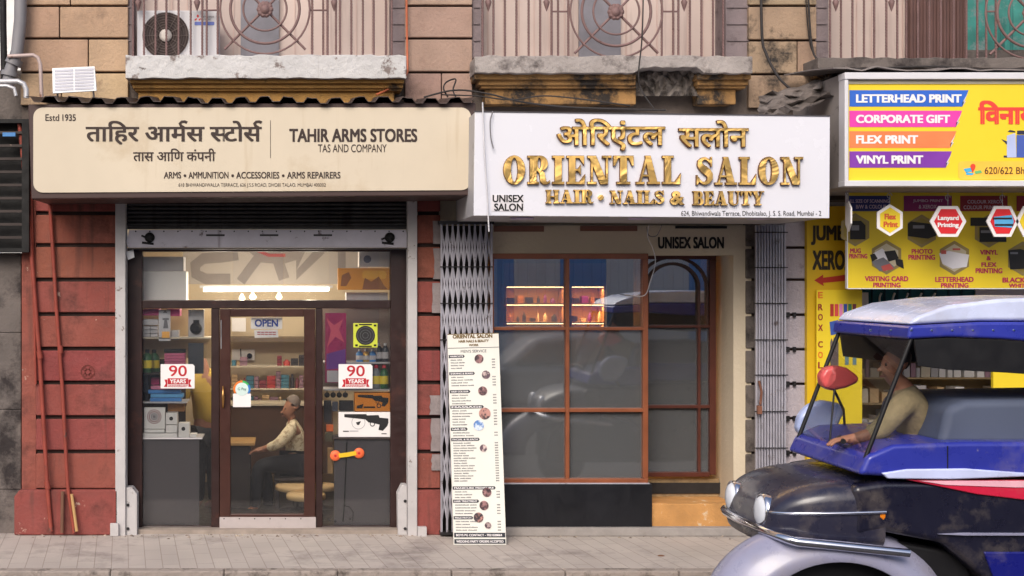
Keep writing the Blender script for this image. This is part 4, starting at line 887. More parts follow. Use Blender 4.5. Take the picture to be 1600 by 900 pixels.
for sx in (-1, 1):
    for sy in (-1, 1): g = MB(); g.box(p.x + sx * .21 - .018, p.x + sx * .21 + .018, y + sy * .21 - .018, y + sy * .21 + .018, .03, p.z - .031); g.build('leg', darkback, ch)
# shopkeeper in yellow standing at the left
pe = thing('person', 'standing shopkeeper in a yellow shirt and dark trousers beside the left display', 'person')
J, E = {}, []; y = 1.05
J['pelvis'] = (W(322, 668, y), .12); J['waist'] = (W(321, 642, y), .115); J['chest'] = (W(319, 602, y), .125); J['neckb'] = (W(317, 572, y), .06); J['neck'] = (W(316, 564, y), .05); E += chainE('pelvis', 'waist', 'chest', 'neckb', 'neck')
hc = W(313, 543, y); fw = (-.5, .8, 0); head(J, E, 'neck', hc, fw, 1.0)
for q, sx in (('n', -1), ('f', 1)):
    sd = Vector((.8, .5, 0)) * sx
    J['sh' + q] = (J['chest'][0] + sd * .18 + Vector((0, 0, .06)), .06); J['el' + q] = (J['sh' + q][0] + sd * .05 + Vector((-.03, .02, -.27)), .044); J['wr' + q] = (J['el' + q][0] + Vector((-.10, .16, -.12)), .03)
    E += chainE('chest', 'sh' + q, 'el' + q, 'wr' + q); hand(J, E, 'wr' + q, 'h' + q, J['wr' + q][0], (-.5, .8, -.2), (.8, .5, 0), (0, 0, -1))
    J['hip' + q] = (J['pelvis'][0] + sd * .09 + Vector((0, 0, -.06)), .095); J['kn' + q] = (Vector((J['hip' + q][0].x, y, .5)), .065); J['an' + q] = (Vector((J['hip' + q][0].x, y + .02, .11)), .045); J['toe' + q] = (J['an' + q][0] + Vector((-.08, .14, -.05)), .036)
    E += chainE('pelvis', 'hip' + q, 'kn' + q, 'an' + q, 'toe' + q)
skinned('body', J, E, skinm, pe, 'pelvis')
sj = {n_: (v, r * 1.13 + .008) for n_, (v, r) in J.items() if n_ in ('waist', 'chest', 'shn', 'shf')}
for q in 'nf': sj['cu' + q] = (J['sh' + q][0].lerp(J['el' + q][0], .85), .058)
sj['hem'] = (J['pelvis'][0].copy(), .145); sj['neckb'] = (J['neckb'][0], .07)
skinned('shirt', sj, [('hem', 'waist'), ('waist', 'chest'), ('chest', 'neckb'), ('chest', 'shn'), ('chest', 'shf'), ('shn', 'cun'), ('shf', 'cuf')], mat('mustard_shirt', C(186, 156, 70), .85, var=.1, vs_=8), pe, 'chest')
tj = {n_: (v, r * 1.12 + .006) for n_, (v, r) in J.items() if n_ in ('pelvis', 'hipn', 'hipf', 'knn', 'knf', 'ann', 'anf')}
skinned('trousers', tj, [('pelvis', 'hipn'), ('pelvis', 'hipf'), ('hipn', 'knn'), ('hipf', 'knf'), ('knn', 'ann'), ('knf', 'anf')], MATS['dark_trousers'], pe, 'pelvis')
face(pe, hc, fw, 1.0, mat('black_hair', C(30, 26, 26), .6))
# ---------------------------------------------------------------- salon sign
SY = -1.22
signw = mat('sign_white', C(218, 218, 226), .25, var=.02, vs_=1)
ss = thing('salon_sign', 'white box sign with raised gold lettering reading Oriental Salon', 'sign')
m_s = at(SY)
def skew(px, py): return (px, py)
g = MB()
FACE = [(742, 174), (1297, 181), (1296, 341), (740, 337)]
g.ppoly(FACE, SY, SY + .03); fo = g.build('sign_face', signw, ss, bevel=.004)
a, b_, c, d = [P(x, y, SY + .03) for x, y in FACE]
g = MB(); yb = -.02; gx = .004
g.add([(a[0] + gx, SY + .031, a[2] - gx), (b_[0] - gx, SY + .031, b_[2] - gx), (c[0] - gx, SY + .031, c[2] + gx), (d[0] + gx, SY + .031, d[2] + gx),
       (a[0] + gx, yb, a[2] - gx), (b_[0] - gx, yb, b_[2] - gx), (c[0] - gx, yb, c[2] + gx), (d[0] + gx, yb, d[2] + gx)], [(0, 4, 5, 1), (1, 5, 6, 2), (2, 6, 7, 3), (3, 7, 4, 0)])
g.build('sign_box', mat('grey_box_sheet', C(176, 174, 178), .5, var=.1, vs_=2, col2=C(120, 114, 112), c2=(.58, .7), c2s=3), ss, fix=True)
g = MB(); g.ppoly([(741, 173.2), (1297.5, 180.2), (1297.5, 182), (741, 175)], SY - .006, SY + .02); g.build('edge_trim', mat('dark_trim', C(70, 66, 70), .5), ss)
zb = d[2]
for i, x in enumerate((818, 1003, 1190)):
    g = MB(); p = P(x, 341, SY + .25); g.lathe((p[0], SY + .32, zb - .002), (0, 0, -1), [(.095, 0), (.10, .006), (.09, .014), (.02, .018)], 24)
    g.build('down_light', mat('lilac_diffuser', C(204, 190, 222), .4), ss)
gold = bpy.data.materials.new('polished_gold'); gold.use_nodes = True; MATS['polished_gold'] = gold
t = gold.node_tree; N = t.nodes; L = t.links; b = N['Principled BSDF']
b.inputs['Base Color'].default_value = C(255, 206, 122); b.inputs['Metallic'].default_value = 1; b.inputs['Roughness'].default_value = .34
tc = N.new('ShaderNodeTexCoord'); n1 = N.new('ShaderNodeTexNoise'); n1.inputs['Scale'].default_value = 3.2; n1.inputs['Detail'].default_value = 3; n1.inputs['Distortion'].default_value = 1.2
L.new(tc.outputs['Object'], n1.inputs[0]); bp = N.new('ShaderNodeBump'); bp.inputs['Strength'].default_value = .28; bp.inputs['Distance'].default_value = .1
L.new(n1.outputs[0], bp.inputs['Height']); L.new(bp.outputs[0], b.inputs['Normal'])
bronze = mat('letter_side_bronze', C(120, 76, 40), .4, .7)
# fat-face serif capitals, each a list of pieces (outer loop, optional holes), unit cap height
def ell(cx, cy, rx, ry, n=32, a0=0, a1=360): return [(cx + rx * math.cos(math.radians(a0 + (a1 - a0) * i / n)), cy + ry * math.sin(math.radians(a0 + (a1 - a0) * i / n))) for i in range(n + (a1 - a0 != 360))]
def rc(a, b_, c, d): return [(a, b_), (c, b_), (c, d), (a, d)]
S_ = .075; K_ = .235
def Dout(x, y0, y1, wd, n=20): return [(x, y0)] + [(x + wd * .35, y0)] + [(x + wd * .35 + wd * .65 * math.sin(math.pi * i / n), (y0 + y1) / 2 - (y1 - y0) / 2 * math.cos(math.pi * i / n)) for i in range(1, n)] + [(x + wd * .35, y1), (x, y1)]
def sletter():
    pts = []; 
    for i in range(25):
        t_ = i / 24; an = math.radians(20 + 250 * t_); pts.append((.33 + .22 * math.cos(an), .74 + .205 * math.sin(an)))
    lo = []
    for i in range(25):
        t_ = i / 24; an = math.radians(90 - 250 * t_); lo.append((.34 + .24 * math.cos(an), .27 + .22 * math.sin(an)))
    path = [(.55, .80), (.47, .90), (.36, .955), (.24, .93), (.15, .84), (.15, .73), (.22, .63), (.34, .54), (.46, .45), (.54, .35), (.55, .23), (.48, .11), (.36, .045), (.24, .07), (.15, .14), (.09, .25)]
    wd = [.05, .07, .08, .10, .16, .2, .24, .27, .27, .24, .2, .15, .10, .08, .07, .05]
    v, f = ribbon(path, wd); n = len(path)
    return [[v[:n] + v[n:][::-1]], [[(.58, .66), (.62, .66), (.62, 1.0), (.58, 1.0), (.53, .9)]], [[(.02, 0), (.06, 0), (.11, .1), (.06, .34), (.02, .34)]]]
SER = {
 'I': (.42, [[rc(.09, 0, .33, 1)], [rc(0, 0, .42, S_)], [rc(0, 1 - S_, .42, 1)]]),
 'O': (.78, [[ell(.39, .5, .39, .51), ell(.39, .5, .13, .43)]]),
 'E': (.66, [[rc(.08, 0, .31, 1)], [rc(0, 0, .64, S_)], [rc(0, 1 - S_, .62, 1)], [rc(.3, .47, .47, .53)], [[(.62, .68), (.62, .97), (.42, .97)]], [[(.66, .33), (.64, .03), (.42, .03)]], [[(.50, .34), (.50, .66), (.40, .53), (.40, .47)]]]),
 'R': (.80, [[rc(.08, 0, .31, 1)], [rc(0, 0, .40, S_)], [Dout(.0, .46, 1, .70), ell(.38, .73, .10, .195)]  if False else [Dout(.30, .47, 1, .42), ell(.42, .735, .07, .20)], [rc(0, 1 - S_, .34, 1)], [[(.34, .50), (.50, .48), (.60, .40), (.66, .10), (.72, .06), (.80, .12), (.80, .05), (.70, -.01), (.56, .0), (.46, .08), (.43, .38), (.36, .46)]]]),
 'N': (.84, [[rc(.12, .0, .18, .93)], [rc(0, 0, .32, S_)], [[(.0, 1), (.30, 1), (.73, .0), (.66, 0), (.46, .0), (.08, .9), (0, .93)]], [rc(.66, .05, .73, .97)], [rc(.54, 1 - S_, .86, 1)]]),
 'T': (.72, [[rc(.24, 0, .48, 1)], [rc(.12, 0, .60, S_)], [rc(0, 1 - S_, .72, 1)], [[(0, .66), (.05, .66), (.18, .96), (.0, .96)]], [[(.72, .66), (.67, .66), (.54, .96), (.72, .96)]]]),
 'A': (.86, [[[(.33, 1), (.52, 1), (.78, .02), (.50, .02)]], [[(.36, .97), (.42, .90), (.17, .04), (.11, .04)]], [rc(.18, .27, .56, .33)], [rc(0, 0, .30, S_)], [rc(.42, 0, .86, S_)]]),
 'L': (.66, [[rc(.08, 0, .31, 1)], [rc(0, 0, .64, S_)], [rc(0, 1 - S_, .40, 1)], [[(.66, .36), (.63, .03), (.42, .03)]]]),
 'S': (.64, sletter()),
 'H': (.86, [[rc(.07, 0, .29, 1)], [rc(.57, 0, .79, 1)], [rc(0, 0, .36, S_)], [rc(0, 1 - S_, .36, 1)], [rc(.50, 0, .86, S_)], [rc(.50, 1 - S_, .86, 1)], [rc(.28, .46, .58, .54)]]),
 'B': (.72, [[rc(.08, 0, .30, 1)], [rc(0, 0, .34, S_)], [rc(0, 1 - S_, .34, 1)], [Dout(.28, .5, 1, .38), ell(.41, .75, .07, .19)], [Dout(.285, 0, .54, .44), ell(.42, .27, .08, .20)]]),
 'U': (.78, [[rc(.07, .25, .30, 1)], [[(.07, .27)] + [(.37 - .30 * math.cos(math.pi * i / 16), .27 - .28 * math.sin(math.pi * i / 16)) for i in range(17)] + [(.61, .27)] + [(.455 + .155 * math.cos(math.pi * i / 12), .27 - .20 * math.sin(math.pi * i / 12)) for i in range(1, 13)]], [rc(.61, .25, .67, .97)], [rc(0, 1 - S_, .37, 1)], [rc(.50, 1 - S_, .78, 1)]]),
 'Y': (.80, [[rc(.29, 0, .52, .45)], [rc(.18, 0, .63, S_)], [[(.04, 1), (.28, 1), (.52, .42), (.29, .42)]], [[(.62, .97), (.68, .97), (.50, .40), (.46, .48)]], [rc(0, 1 - S_, .38, 1)], [rc(.50, 1 - S_, .80, 1)]]),
 '&': (.82, None), '.': (.34, [[ell(.17, .42, .12, .12, 20)]]),
}
LC = {}
def piece(loops, ext, off):
    key = (repr(loops), ext, off)
    if key not in LC:
        c = bpy.data.curves.new('serif', 'CURVE'); c.dimensions = '2D'; c.fill_mode = 'BOTH'; c.extrude = ext; c.offset = off
        for lp in loops:
            s_ = c.splines.new('POLY'); s_.points.add(len(lp) - 1); s_.use_cyclic_u = True
            for q, (x, y) in zip(s_.points, lp): q.co = (x, y, 0, 1)
        o = bpy.data.objects.new('serif', c); m = o.to_mesh(); LC[key] = ([tuple(v.co) for v in m.vertices], [tuple(p.vertices) for p in m.polygons]); o.to_mesh_clear(); bpy.data.objects.remove(o); bpy.data.curves.remove(c)
    return LC[key]
def serif(word, x0, y0, x1, y1, gap=.08, first=1.0):
    """gold front and bronze side meshes of a word fitted to the photo rectangle"""
    tot = sum(SER[q][0] + gap for q in word) - gap; sx = (x1 - x0) / tot; sy = (y1 - y0); gf, bk = MB(), MB(); pen = 0
    def mp(x, y, d): return P_off(x0 + x * sx, y1 - y * sy, SY, d)
    for q in word:
        if q == '&':
            v, f = glyphs('&', .035, 0); X0 = min(a[0] for a in v); X1 = max(a[0] for a in v); Y1 = max(a[1] for a in v)
            for mb, d, o_ in ((gf, .030, 0), ):
                mb.add([mp(pen + (a[0] - X0) / (X1 - X0) * .82, a[1] / Y1, .030) for a in v], f)
            v, f = glyphs('&', .045, .01)
            bk.add([mp(pen + (a[0] - X0) / (X1 - X0) * .82, a[1] / Y1, .014 + a[2] * 1.4) for a in v], f)
        else:
            for i, lp in enumerate(SER[q][1]):
                v, f = piece(lp, 0, 0); gf.add([mp(pen + a[0], a[1], .030 + i * .0004) for a in v], [t_ if True else t_ for t_ in f])
                v, f = piece(lp, 1, .012); bk.add([mp(pen + a[0], a[1], .014 + .013 * a[2] + i * .0002) for a in v], f)
        pen += SER[q][0] + gap
    return gf, bk
FR, BK = MB(), MB()
for wd, a, b2, c, d2, gp in (('ORIENTAL', 786, 244, 1062, 288, .10), ('SALON', 1086, 246, 1252, 289, .10), ('HAIR', 852, 297, 926, 318, .05), ('.', 934, 297, 944, 318, .0), ('NAILS', 952, 298, 1036, 319, .05), ('&', 1046, 299, 1068, 319, .0), ('BEAUTY', 1081, 299, 1192, 321, .05)):
    if wd == '.':
        FR.lathe(P_off(938, 309, SY, .0), (0, -1, 0), [(.022, .0), (.022, .029), (.001, .0295)], 20, False); continue
    q, r_ = serif(wd, a, b2, c, d2, gp); FR.add(q.v, q.f); BK.add(r_.v, r_.f)
HI = [['ओ', 'ि', 'र', 'ए', 'ं', 'ट', 'ल'], ['स', 'ल', 'ो', 'न']]
for tk, a, b2, c, d2 in ((HI[0], 869, 186, 1038, 236), (HI[1], 1059, 188.5, 1168, 231)):
    deva(FR, tk, a + .8, b2 + .8, c - .8, d2 - .8, m_s, .012, .030); deva(BK, tk, a - .3, b2 - .3, c + .3, d2 + .3, lambda x, y, d: P_off(x, y, SY, .014 + (d - .0) * 1.0), .028, .0, .012)
lo_ = BK.build('letter_side', bronze, fo); FR.build('gold_lettering', gold, fo)
g = MB(); g.ppoly([(768, 304), (818, 305), (819, 331), (768, 330)], SY - .003, SY + .001); g.build('sticker', mat('sticker_offwhite', C(218, 214, 218), .5), fo)
g = MB(); T(g, 'UNISEX', 769.5, 304.5, 818, 316, m_s, .028, .006); T(g, 'SALON', 772, 318, 817, 329.5, m_s, .028, .006)
T(g, '624, Bhiwandiwala Terrace, Dhobitalao, J. S. S. Road, Mumbai - 2', 1064, 329.5, 1283, 339.5, m_s, .004, .003); g.build('lettering', black, fo)

# ---------------------------------------------------------------- folding gates
gatem = mat('gate_grey_paint', C(182, 180, 190), .5, .2, var=.12, vs_=8, col2=C(100, 84, 80), c2=(.6, .7), c2s=12)
gt = thing('folding_gate', 'half folded grey scissor gate with diamond lattice left of the salon window', 'gate')
g = MB(); YG = -.10
xsb = [690 + i * 8.7 for i in range(10)]
for i, x in enumerate(xsb): g.pbox(x - 1.4, 350, x + 1.4, 832, YG, YG + .018); g.pbox(x - 1.4, 350, x - .6, 832, YG - .012, YG - .0005)
go = g.build('upright_bar', gatem, gt)
g = MB()
for i in range(len(xsb) - 1):
    for q in range(0, 9):
        y0 = 358 + q * 57
        if y0 > 800: break
        a, b2 = xsb[i], xsb[i + 1]
        for (u0, v0, u1, v1, dd) in ((a, y0, b2, y0 + 57, .022), (b2, y0, a, y0 + 57, .03)):
            p0, p1 = P(u0, v0, YG + dd), P(u1, v1, YG + dd); wx = .007
            g.add([(p0[0] - wx, p0[1], p0[2]), (p0[0] + wx, p0[1], p0[2]), (p1[0] + wx, p1[1], p1[2]), (p1[0] - wx, p1[1], p1[2])], [(0, 1, 2, 3) if True else 0])
g.build('lattice_strap', gatem, gt)
g = MB(); [g.ptube([(688, y, YG - .016), (770, y, YG - .016)], .005, 6) for y in (417, 474, 531)]; g.build('cross_rod', darksteel, gt)
g = MB(); g.pbox(686, 345, 772, 350, -.13, -.02); g.build('gate_track', darksteel, gt); g = MB(); g.pbox(688, 832, 772, 836, -.13, -.02); g.build('gate_track', darksteel, gt)
gt = thing('folding_gate', 'fully folded grey gate of close vertical bars right of the salon entrance', 'gate')
g = MB()
for i in range(11): x = 1182.5 + i * 4.45; g.pbox(x - 1.2, 352, x + 1.2, 836, YG, YG + .03); g.pbox(x - 1.2, 352, x - .5, 836, YG - .014, YG - .0005)
g.build('upright_bar', gatem, gt)
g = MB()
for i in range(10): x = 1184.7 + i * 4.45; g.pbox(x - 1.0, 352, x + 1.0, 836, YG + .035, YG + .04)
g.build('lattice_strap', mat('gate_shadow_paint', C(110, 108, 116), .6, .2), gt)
g = MB(); [g.ptube([(1179, y, YG - .018), (1231, y, YG - .018)], .005, 6) for y in (363, 418, 474, 531, 586, 643, 700)]; g.build('cross_rod', darksteel, gt)
g = MB(); g.ptube([(1186, 595, YG - .03), (1190, 612, YG - .04), (1188, 632, YG - .03)], .012, 8); g.pbox(1184, 634, 1191, 647, YG - .05, YG - .016); g.build('padlock_hasp', mat('rust_brown', C(120, 78, 60), .7, var=.3), gt)
# ---------------------------------------------------------------- salon shop front
owood = mat('orange_brown_window_wood', C(134, 76, 48), .4, var=.16, vs_=5, col2=C(96, 54, 38), c2=(.56, .72), c2s=4, spec=.5)
dwood = mat('dark_arch_wood', C(70, 44, 34), .4, var=.2, vs_=4)
clearg = glass('salon_clear_glass', (.86, .90, .94, 1), 8.5, .0, .04, (.4, .42, .46, 1))
ribg = glass('salon_ribbed_film', (.6, .62, .64, 1), 5.5, .04, .76, C(104, 106, 108), True)
sw = thing('salon_window', 'orange brown gridded salon window standing on a black base', 'window')
g = MB(); WY, WB = .0, .10
YV = (884, 892); 
g.pbox(766, 396, 1013, 404.5, WY, WB); g.pbox(766, 748, 1013, 756, WY, WB)
g.pbox(766, 404.5, 772, 748, WY, WB); g.pbox(1005, 404.5, 1013, 748, WY, WB); g.pbox(884, 404.5, 890, 748, WY, WB)
for y0, y1 in ((511, 516), (638, 644)): g.pbox(772, y0, 884, y1, WY + .004, WB); g.pbox(890, y0, 1005, y1, WY + .004, WB)
g.build('frame', owood, sw, bevel=.005)
for a, c in ((772, 884), (890, 1005)):
    q = MB(); q.pbox(a - 1, 404, c + 1, 512, .05, .055); q.build('clear_pane', clearg, sw)
    for y0, y1 in ((515.5, 639), (643.5, 749)): q = MB(); q.pbox(a - 1, y0, c + 1, y1, .05, .055); q.build('ribbed_pane', ribg, sw)
g = MB(); g.pbox(766, 756.5, 1019, 824, -.04, .4); g.build('base_panel', mat('black_base_board', C(26, 27, 32), .35, var=.2, vs_=3), sw, bevel=.004)
g = MB(); g.pbox(764, 755, 1015, 757.5, -.03, .12); g.build('base_trim', gatem, sw)
p = P(1011, 0, WY)
g = MB(); g.box(p[0] - .03, p[0], .101, .36, P(0, 756, 0)[2], P(0, 397, 0)[2]); g.build('return_frame', owood, sw)
dy = .36
sd_ = thing('salon_door', 'glazed salon door with an arched top set back behind the window bay', 'door')
g = MB(); g.pbox(1008, 399, 1119, 405, dy, dy + .06); g.pbox(1109, 405, 1119, 742, dy, dy + .06); g.pbox(1008, 738, 1109, 745, dy, dy + .06)
g.pbox(1008, 508, 1109, 512, dy + .004, dy + .055); g.pbox(1008, 633, 1109, 638, dy + .004, dy + .055)
g.pbox(1091, 512, 1095, 738, dy + .003, dy + .054)
g.build('frame', mat('dark_red_wood', C(84, 44, 34), .4, var=.18, vs_=5), sd_, bevel=.004)
g = MB()
def arch(cx, cy, rx, ry, yb, n=20): return [(cx - rx, yb)] + [(cx - rx * math.cos(math.pi * i / n), cy - ry * math.sin(math.pi * i / n)) for i in range(n + 1)] + [(cx + rx, yb)]
for (rx, ry, wd, dd) in ((40, 36, 4.5, .012), (53, 46, 4.0, .022)):
    A_ = arch(1052, 448, rx, ry, 508); v, f = ribbon(A_, wd)
    for off in (0,): 
        n = len(A_); V = [P(x, y, dy + dd) for x, y in v] + [P(x, y, dy + dd + .03) for x, y in v]; m2 = 2 * n
        g.add(V, f + [(i, i + 1, i + 1 + m2, i + m2) for i in range(n - 1)] + [(n + i, n + i + m2, n + i + 1 + m2, n + i + 1) for i in range(n - 1)])
g.build('arch_moulding', dwood, sd_, fix=True)
g = MB(); g.pbox(1008, 404, 1110, 509, dy + .045, dy + .05); g.build('clear_pane', clearg, sd_)
for y0, y1 in ((511, 634), (637, 739)): g = MB(); g.pbox(1008, y0, 1110, y1, dy + .045, dy + .05); g.build('ribbed_pane', ribg, sd_)
# salon interior
rm = thing('salon_room', 'warm lit salon room seen through the upper window panes', 'room')
xa, xb = P(764, 0, 0)[0], P(1146, 0, .05)[0] + .3; zt = P(0, 390, .1)[2]
cool = mat('blue_grey_wall', C(110, 122, 140), .7)
g = MB(); g.box(xa, xb, 2.2, 2.3, 0, zt + .3); g.box(xa - .1, xa, .21, 2.3, 0, zt + .3); g.box(xb, xb + .1, .5, 2.3, 0, zt + .3); g.build('wall', mat('salon_tan_wall', C(150, 122, 96), .7), rm)
g = MB(); g.box(xa, xb, .42, 2.2, zt + .02, zt + .1); g.build('ceiling', mat('salon_ceiling', C(120, 112, 108), .8), rm)
g = MB(); g.box(xa, xb, .41, 2.2, .3, .4); g.build('floor', darkroom, rm)
warm = mat('led_strip', (1, .62, .26, 1), emit=7)
cab = mat('warm_cabinet', C(196, 146, 98), .6)
def shelf_unit(px0, px1, ys, y, label, nl):
    t_ = thing('lit_shelf', label, 'shelf'); g = MB()
    g.pbox(px0 - 4, ys[0] - 38, px1 + 4, ys[-1] + 60, y + .28, y + .30); g.pbox(px0 - 4, ys[0] - 5, px0, ys[-1] + 60, y, y + .28); g.pbox(px1, ys[0] - 5, px1 + 4, ys[-1] + 60, y, y + .28); g.build('cabinet', cab, t_)
    g = MB()
    for q in ys: g.pbox(px0, q - 3, px1, q - 1.2, y, y + .275)
    g.build('shelf_board', cab, t_)
    g = MB()
    for q in ys: p0, p1 = P(px0 + 1, q, y + .03), P(px1 - 1, q, y + .03); g.box(p0[0], p1[0], y + .02, y + .035, p0[2] - .002, p0[2] + .006)
    g.build('led_strip', warm, t_)
    for q in ys:
        l_ = bpy.data.lights.new('shelf_glow', 'AREA'); l_.shape = 'RECTANGLE'; l_.size = (px1 - px0) * k(y) * .9; l_.size_y = .03; l_.energy = 2.2; l_.color = (1, .55, .22)
        o = bpy.data.objects.new('shelf_glow', l_); p = P((px0 + px1) / 2, q + 1, y + .05); o.location = (p[0], y + .06, p[2] - .01); sc.collection.objects.link(o); o.parent = t_; CH[t_].append(o)
shelf_unit(791, 881, (449, 477, 506), 1.5, 'left warm lit salon shelf unit seen through the left upper pane', 3)
shelf_unit(893, 944, (449, 477, 506), 1.5, 'narrow warm lit shelf unit seen through the middle upper pane', 3)
rr = random.Random(12)
items = [mat('salon_violet', C(120, 50, 130), .4), mat('salon_dark', C(50, 40, 44), .4), mat('salon_cream', C(220, 196, 160), .4), mat('salon_amber', C(170, 110, 60), .4)]
for row, py in (('upper', 474), ('lower', 503)):
    for x0, x1 in ((794, 878), (896, 941)):
        x = x0
        while x < x1 - 4:
            h_ = rr.uniform(8, 17); w_ = rr.uniform(3, 9); p = P(x + w_ / 2, py, 1.62); hh = h_ * k(1.62); r_ = w_ * .5 * k(1.62)
            g = MB()
            if rr.random() < .55: g.lathe(p, (0, 0, 1), [(r_, 0), (r_, hh * .65), (r_ * .4, hh * .8), (r_ * .4, hh)], 12)
            else: g.pbox(x, py - h_ * .7, x + w_ * 1.6, py, 1.6, 1.7)
            g.build('salon_product', rr.choice(items), None, label='hair product standing on the %s warm lit salon shelf of the %s unit' % (row, 'left' if x0 < 850 else 'narrow'), cat='product', group='hair products on the %s salon shelf, %s unit' % (row, 'left' if x0 < 850 else 'narrow'))
            x += w_ * 1.6 + rr.uniform(2, 6)
g = MB(); g.pbox(948, 404, 1006, 520, 1.35, 1.4); g.build('salon_partition', cool, None, label='blue grey partition inside the salon behind the middle upper pane', cat='partition')
# ---------------------------------------------------------------- menu board
mbp = [(699, 522), (779, 520), (791, 844), (709, 845)]
mz = [P(*mbp[0], -.20), P(*mbp[1], -.20), P(*mbp[2], -.50), P(*mbp[3], -.50)]
mv = [Vector(q) for q in mz]
for q in (2, 3): mv[q].z = 0.004
nrm = (mv[1] - mv[0]).cross(mv[3] - mv[0]).normalized()
if nrm.y > 0: nrm = -nrm
def menu(u, v, d=0.0):                               # u 0..80 across, v 0..324 down
    a = mv[0].lerp(mv[1], u / 80); b2 = mv[3].lerp(mv[2], u / 80); return tuple(a.lerp(b2, v / 324) + nrm * d)
mo = thing('price_board', 'tall white price board of the salon leaning against the lattice gate', 'board')
g = MB(); q = [(0, 0), (80, 0), (80, 324), (0, 324)]
g.add([menu(*a, .0) for a in q] + [menu(*a, -.03) for a in q], [(0, 3, 2, 1), (4, 5, 6, 7)] + [(i, (i + 1) % 4, (i + 1) % 4 + 4, i + 4) for i in range(4)])
bo = g.build('board_face', mat('menu_white', C(226, 224, 216), .4, var=.03), mo, fix=True)
tag_m = mat('menu_tag', C(46, 48, 56), .5); ink = mat('menu_ink', C(74, 74, 80), .6)
g = MB(); g.mrect(0, 0, 80, 1.2, menu, .001)
T(g, 'ORIENTAL SALON', 8, 1.5, 70, 7.5, menu, .05, .004); T(g, 'HAIR NAILS & BEAUTY', 17, 10, 64, 14, menu, .04, .004); T(g, 'WORK', 33, 16.5, 48, 20, menu, .04, .004); g.build('gold_heading', mat('menu_gold', C(112, 88, 40), .5), bo)
g = MB(); g.mrect(0, 22, 80, 22.8, menu); T(g, "MEN'S SERVICE", 20, 25.5, 60, 30, menu, .0)
secs = [('HAIRCUTS', 33, 25, 4), ('SHAVING & BEARD', 60, 40, 4), ('HAIR COLOUR', 88, 32, 4), ('MASSAGE', 112, 52, 6), ('HAIR SPA', 146, 26, 2), ('FACIAL & BLEACH', 162, 44, 16), ('MANICURE PEDICURE', 236, 66, 3), ('HAIR TREATMENT', 256, 40, 4), ('MALE PATCH', 281, 30, 4)]
wt = MB(); rr = random.Random(21)
for nm, v0, wd, n in secs:
    tg = MB(); tg.mpoly([(1, v0), (wd - 1, v0), (wd + 1, v0 + 2.4), (wd - 1, v0 + 4.8), (1, v0 + 4.8)], menu); tg.build('heading_tag', tag_m, bo); T(wt, nm, 3, v0 + 1.2, wd - 2, v0 + 3.8, menu, .03, .004)
    for i in range(n):
        v1 = v0 + 7 + i * 3.85 if n > 10 else v0 + 7.2 + i * 4.3; u = 4
        for w_ in range(rr.randint(2, 3)):
            l_ = rr.uniform(6, 13); u2 = min(46, u + l_); x = u
            while x < u2: g.mrect(x, v1 + rr.uniform(0, .5), x + 1.0, v1 + 1.8, menu); x += 1.5
            u = u2 + 1.6
        for x in (68, 69.8, 71.6): g.mrect(x, v1, x + 1.2, v1 + 1.7, menu)
g.build('small_print', ink, bo); 
tg = MB(); tg.mrect(1, 306, 79, 313, menu); tg.build('heading_tag', tag_m, bo); tg = MB(); tg.mrect(1, 315.5, 79, 322.5, menu); tg.build('heading_tag', tag_m, bo)
T(wt, 'BOYS PG CONTACT - 7021020064', 4, 307.8, 74, 311.2, menu, .03, .004); T(wt, 'WEDDING PARTY ORDERS ACCEPTED', 4, 317.3, 76, 320.7, menu, .03, .004); wt.build('lettering', whitep, bo)
photo = [mat('photo%d' % i, c, .5, var=.5, vs_=26, col2=c2, c2=(.45, .55), c2s=18) for i, (c, c2) in enumerate(((C(150, 110, 110), C(60, 44, 50)), (C(90, 70, 80), C(214, 190, 184)), (C(60, 50, 56), C(190, 140, 130)), (C(90, 130, 190), C(210, 220, 232))))]
for i, (u, v1, r_, j) in enumerate(((48, 40, 7, 0), (58, 65, 6.5, 1), (52, 90, 7, 0), (54, 125, 9, 2), (44, 143, 8, 3), (50, 178, 5.5, 1), (53, 245, 7, 0), (48, 265, 7, 0), (39, 283, 7.5, 2), (53, 295, 5, 1))):
    g = MB(); g.mdisc(u, v1, r_, menu, .0035 + .0004 * i); g.build('round_photo', photo[j], bo)

# ---------------------------------------------------------------- print shop
yelp = mat('print_yellow', C(232, 204, 46), .45, var=.03, vs_=1)
yeld = mat('print_deep_yellow', C(214, 176, 30), .5, var=.05, vs_=1)
frame_w = mat('white_sign_frame', C(214, 212, 216), .4, .1, var=.06)
PY = -1.15
ps = thing('print_shop_sign', 'bright yellow box sign with four coloured ribbons listing print services', 'sign')
XE = 1840
g = MB(); g.pbox(1326, 124, XE, 286, PY + .012, PY + .06); pf = g.build('sign_face', yelp, ps)
g = MB(); g.pbox(1320, 113, XE, 123.5, PY - .03, PY + .1); g.pbox(1320, 282, XE, 291, PY - .03, PY + .1); g.pbox(1320, 123.6, 1326, 281.9, PY - .02, PY + .1); g.build('frame', frame_w, ps, bevel=.004)
g = MB(); g.pbox(1326, 124, XE, 131, PY + .004, PY + .0115); g.build('grey_band', mat('dust_band', C(176, 168, 150), .7), ps)
p0, p1 = P(1321, 113, PY), P(XE, 291, PY)
g = MB(); g.box(p0[0], p0[0] + .01, PY + .1, -.02, p1[2], p0[2] - .004); g.box(p0[0] + .01, p1[0], PY + .1, -.02, p1[2] - .001, p1[2] + .01); g.box(p0[0] + .01, p1[0], PY + .1, -.02, p0[2] - .02, p0[2] - .005); g.build('sign_box', mat('dirty_sheet', C(140, 132, 128), .7, var=.15, col2=C(70, 64, 62), c2=(.55, .7), c2s=4), ps)
mps = at(PY + .012)
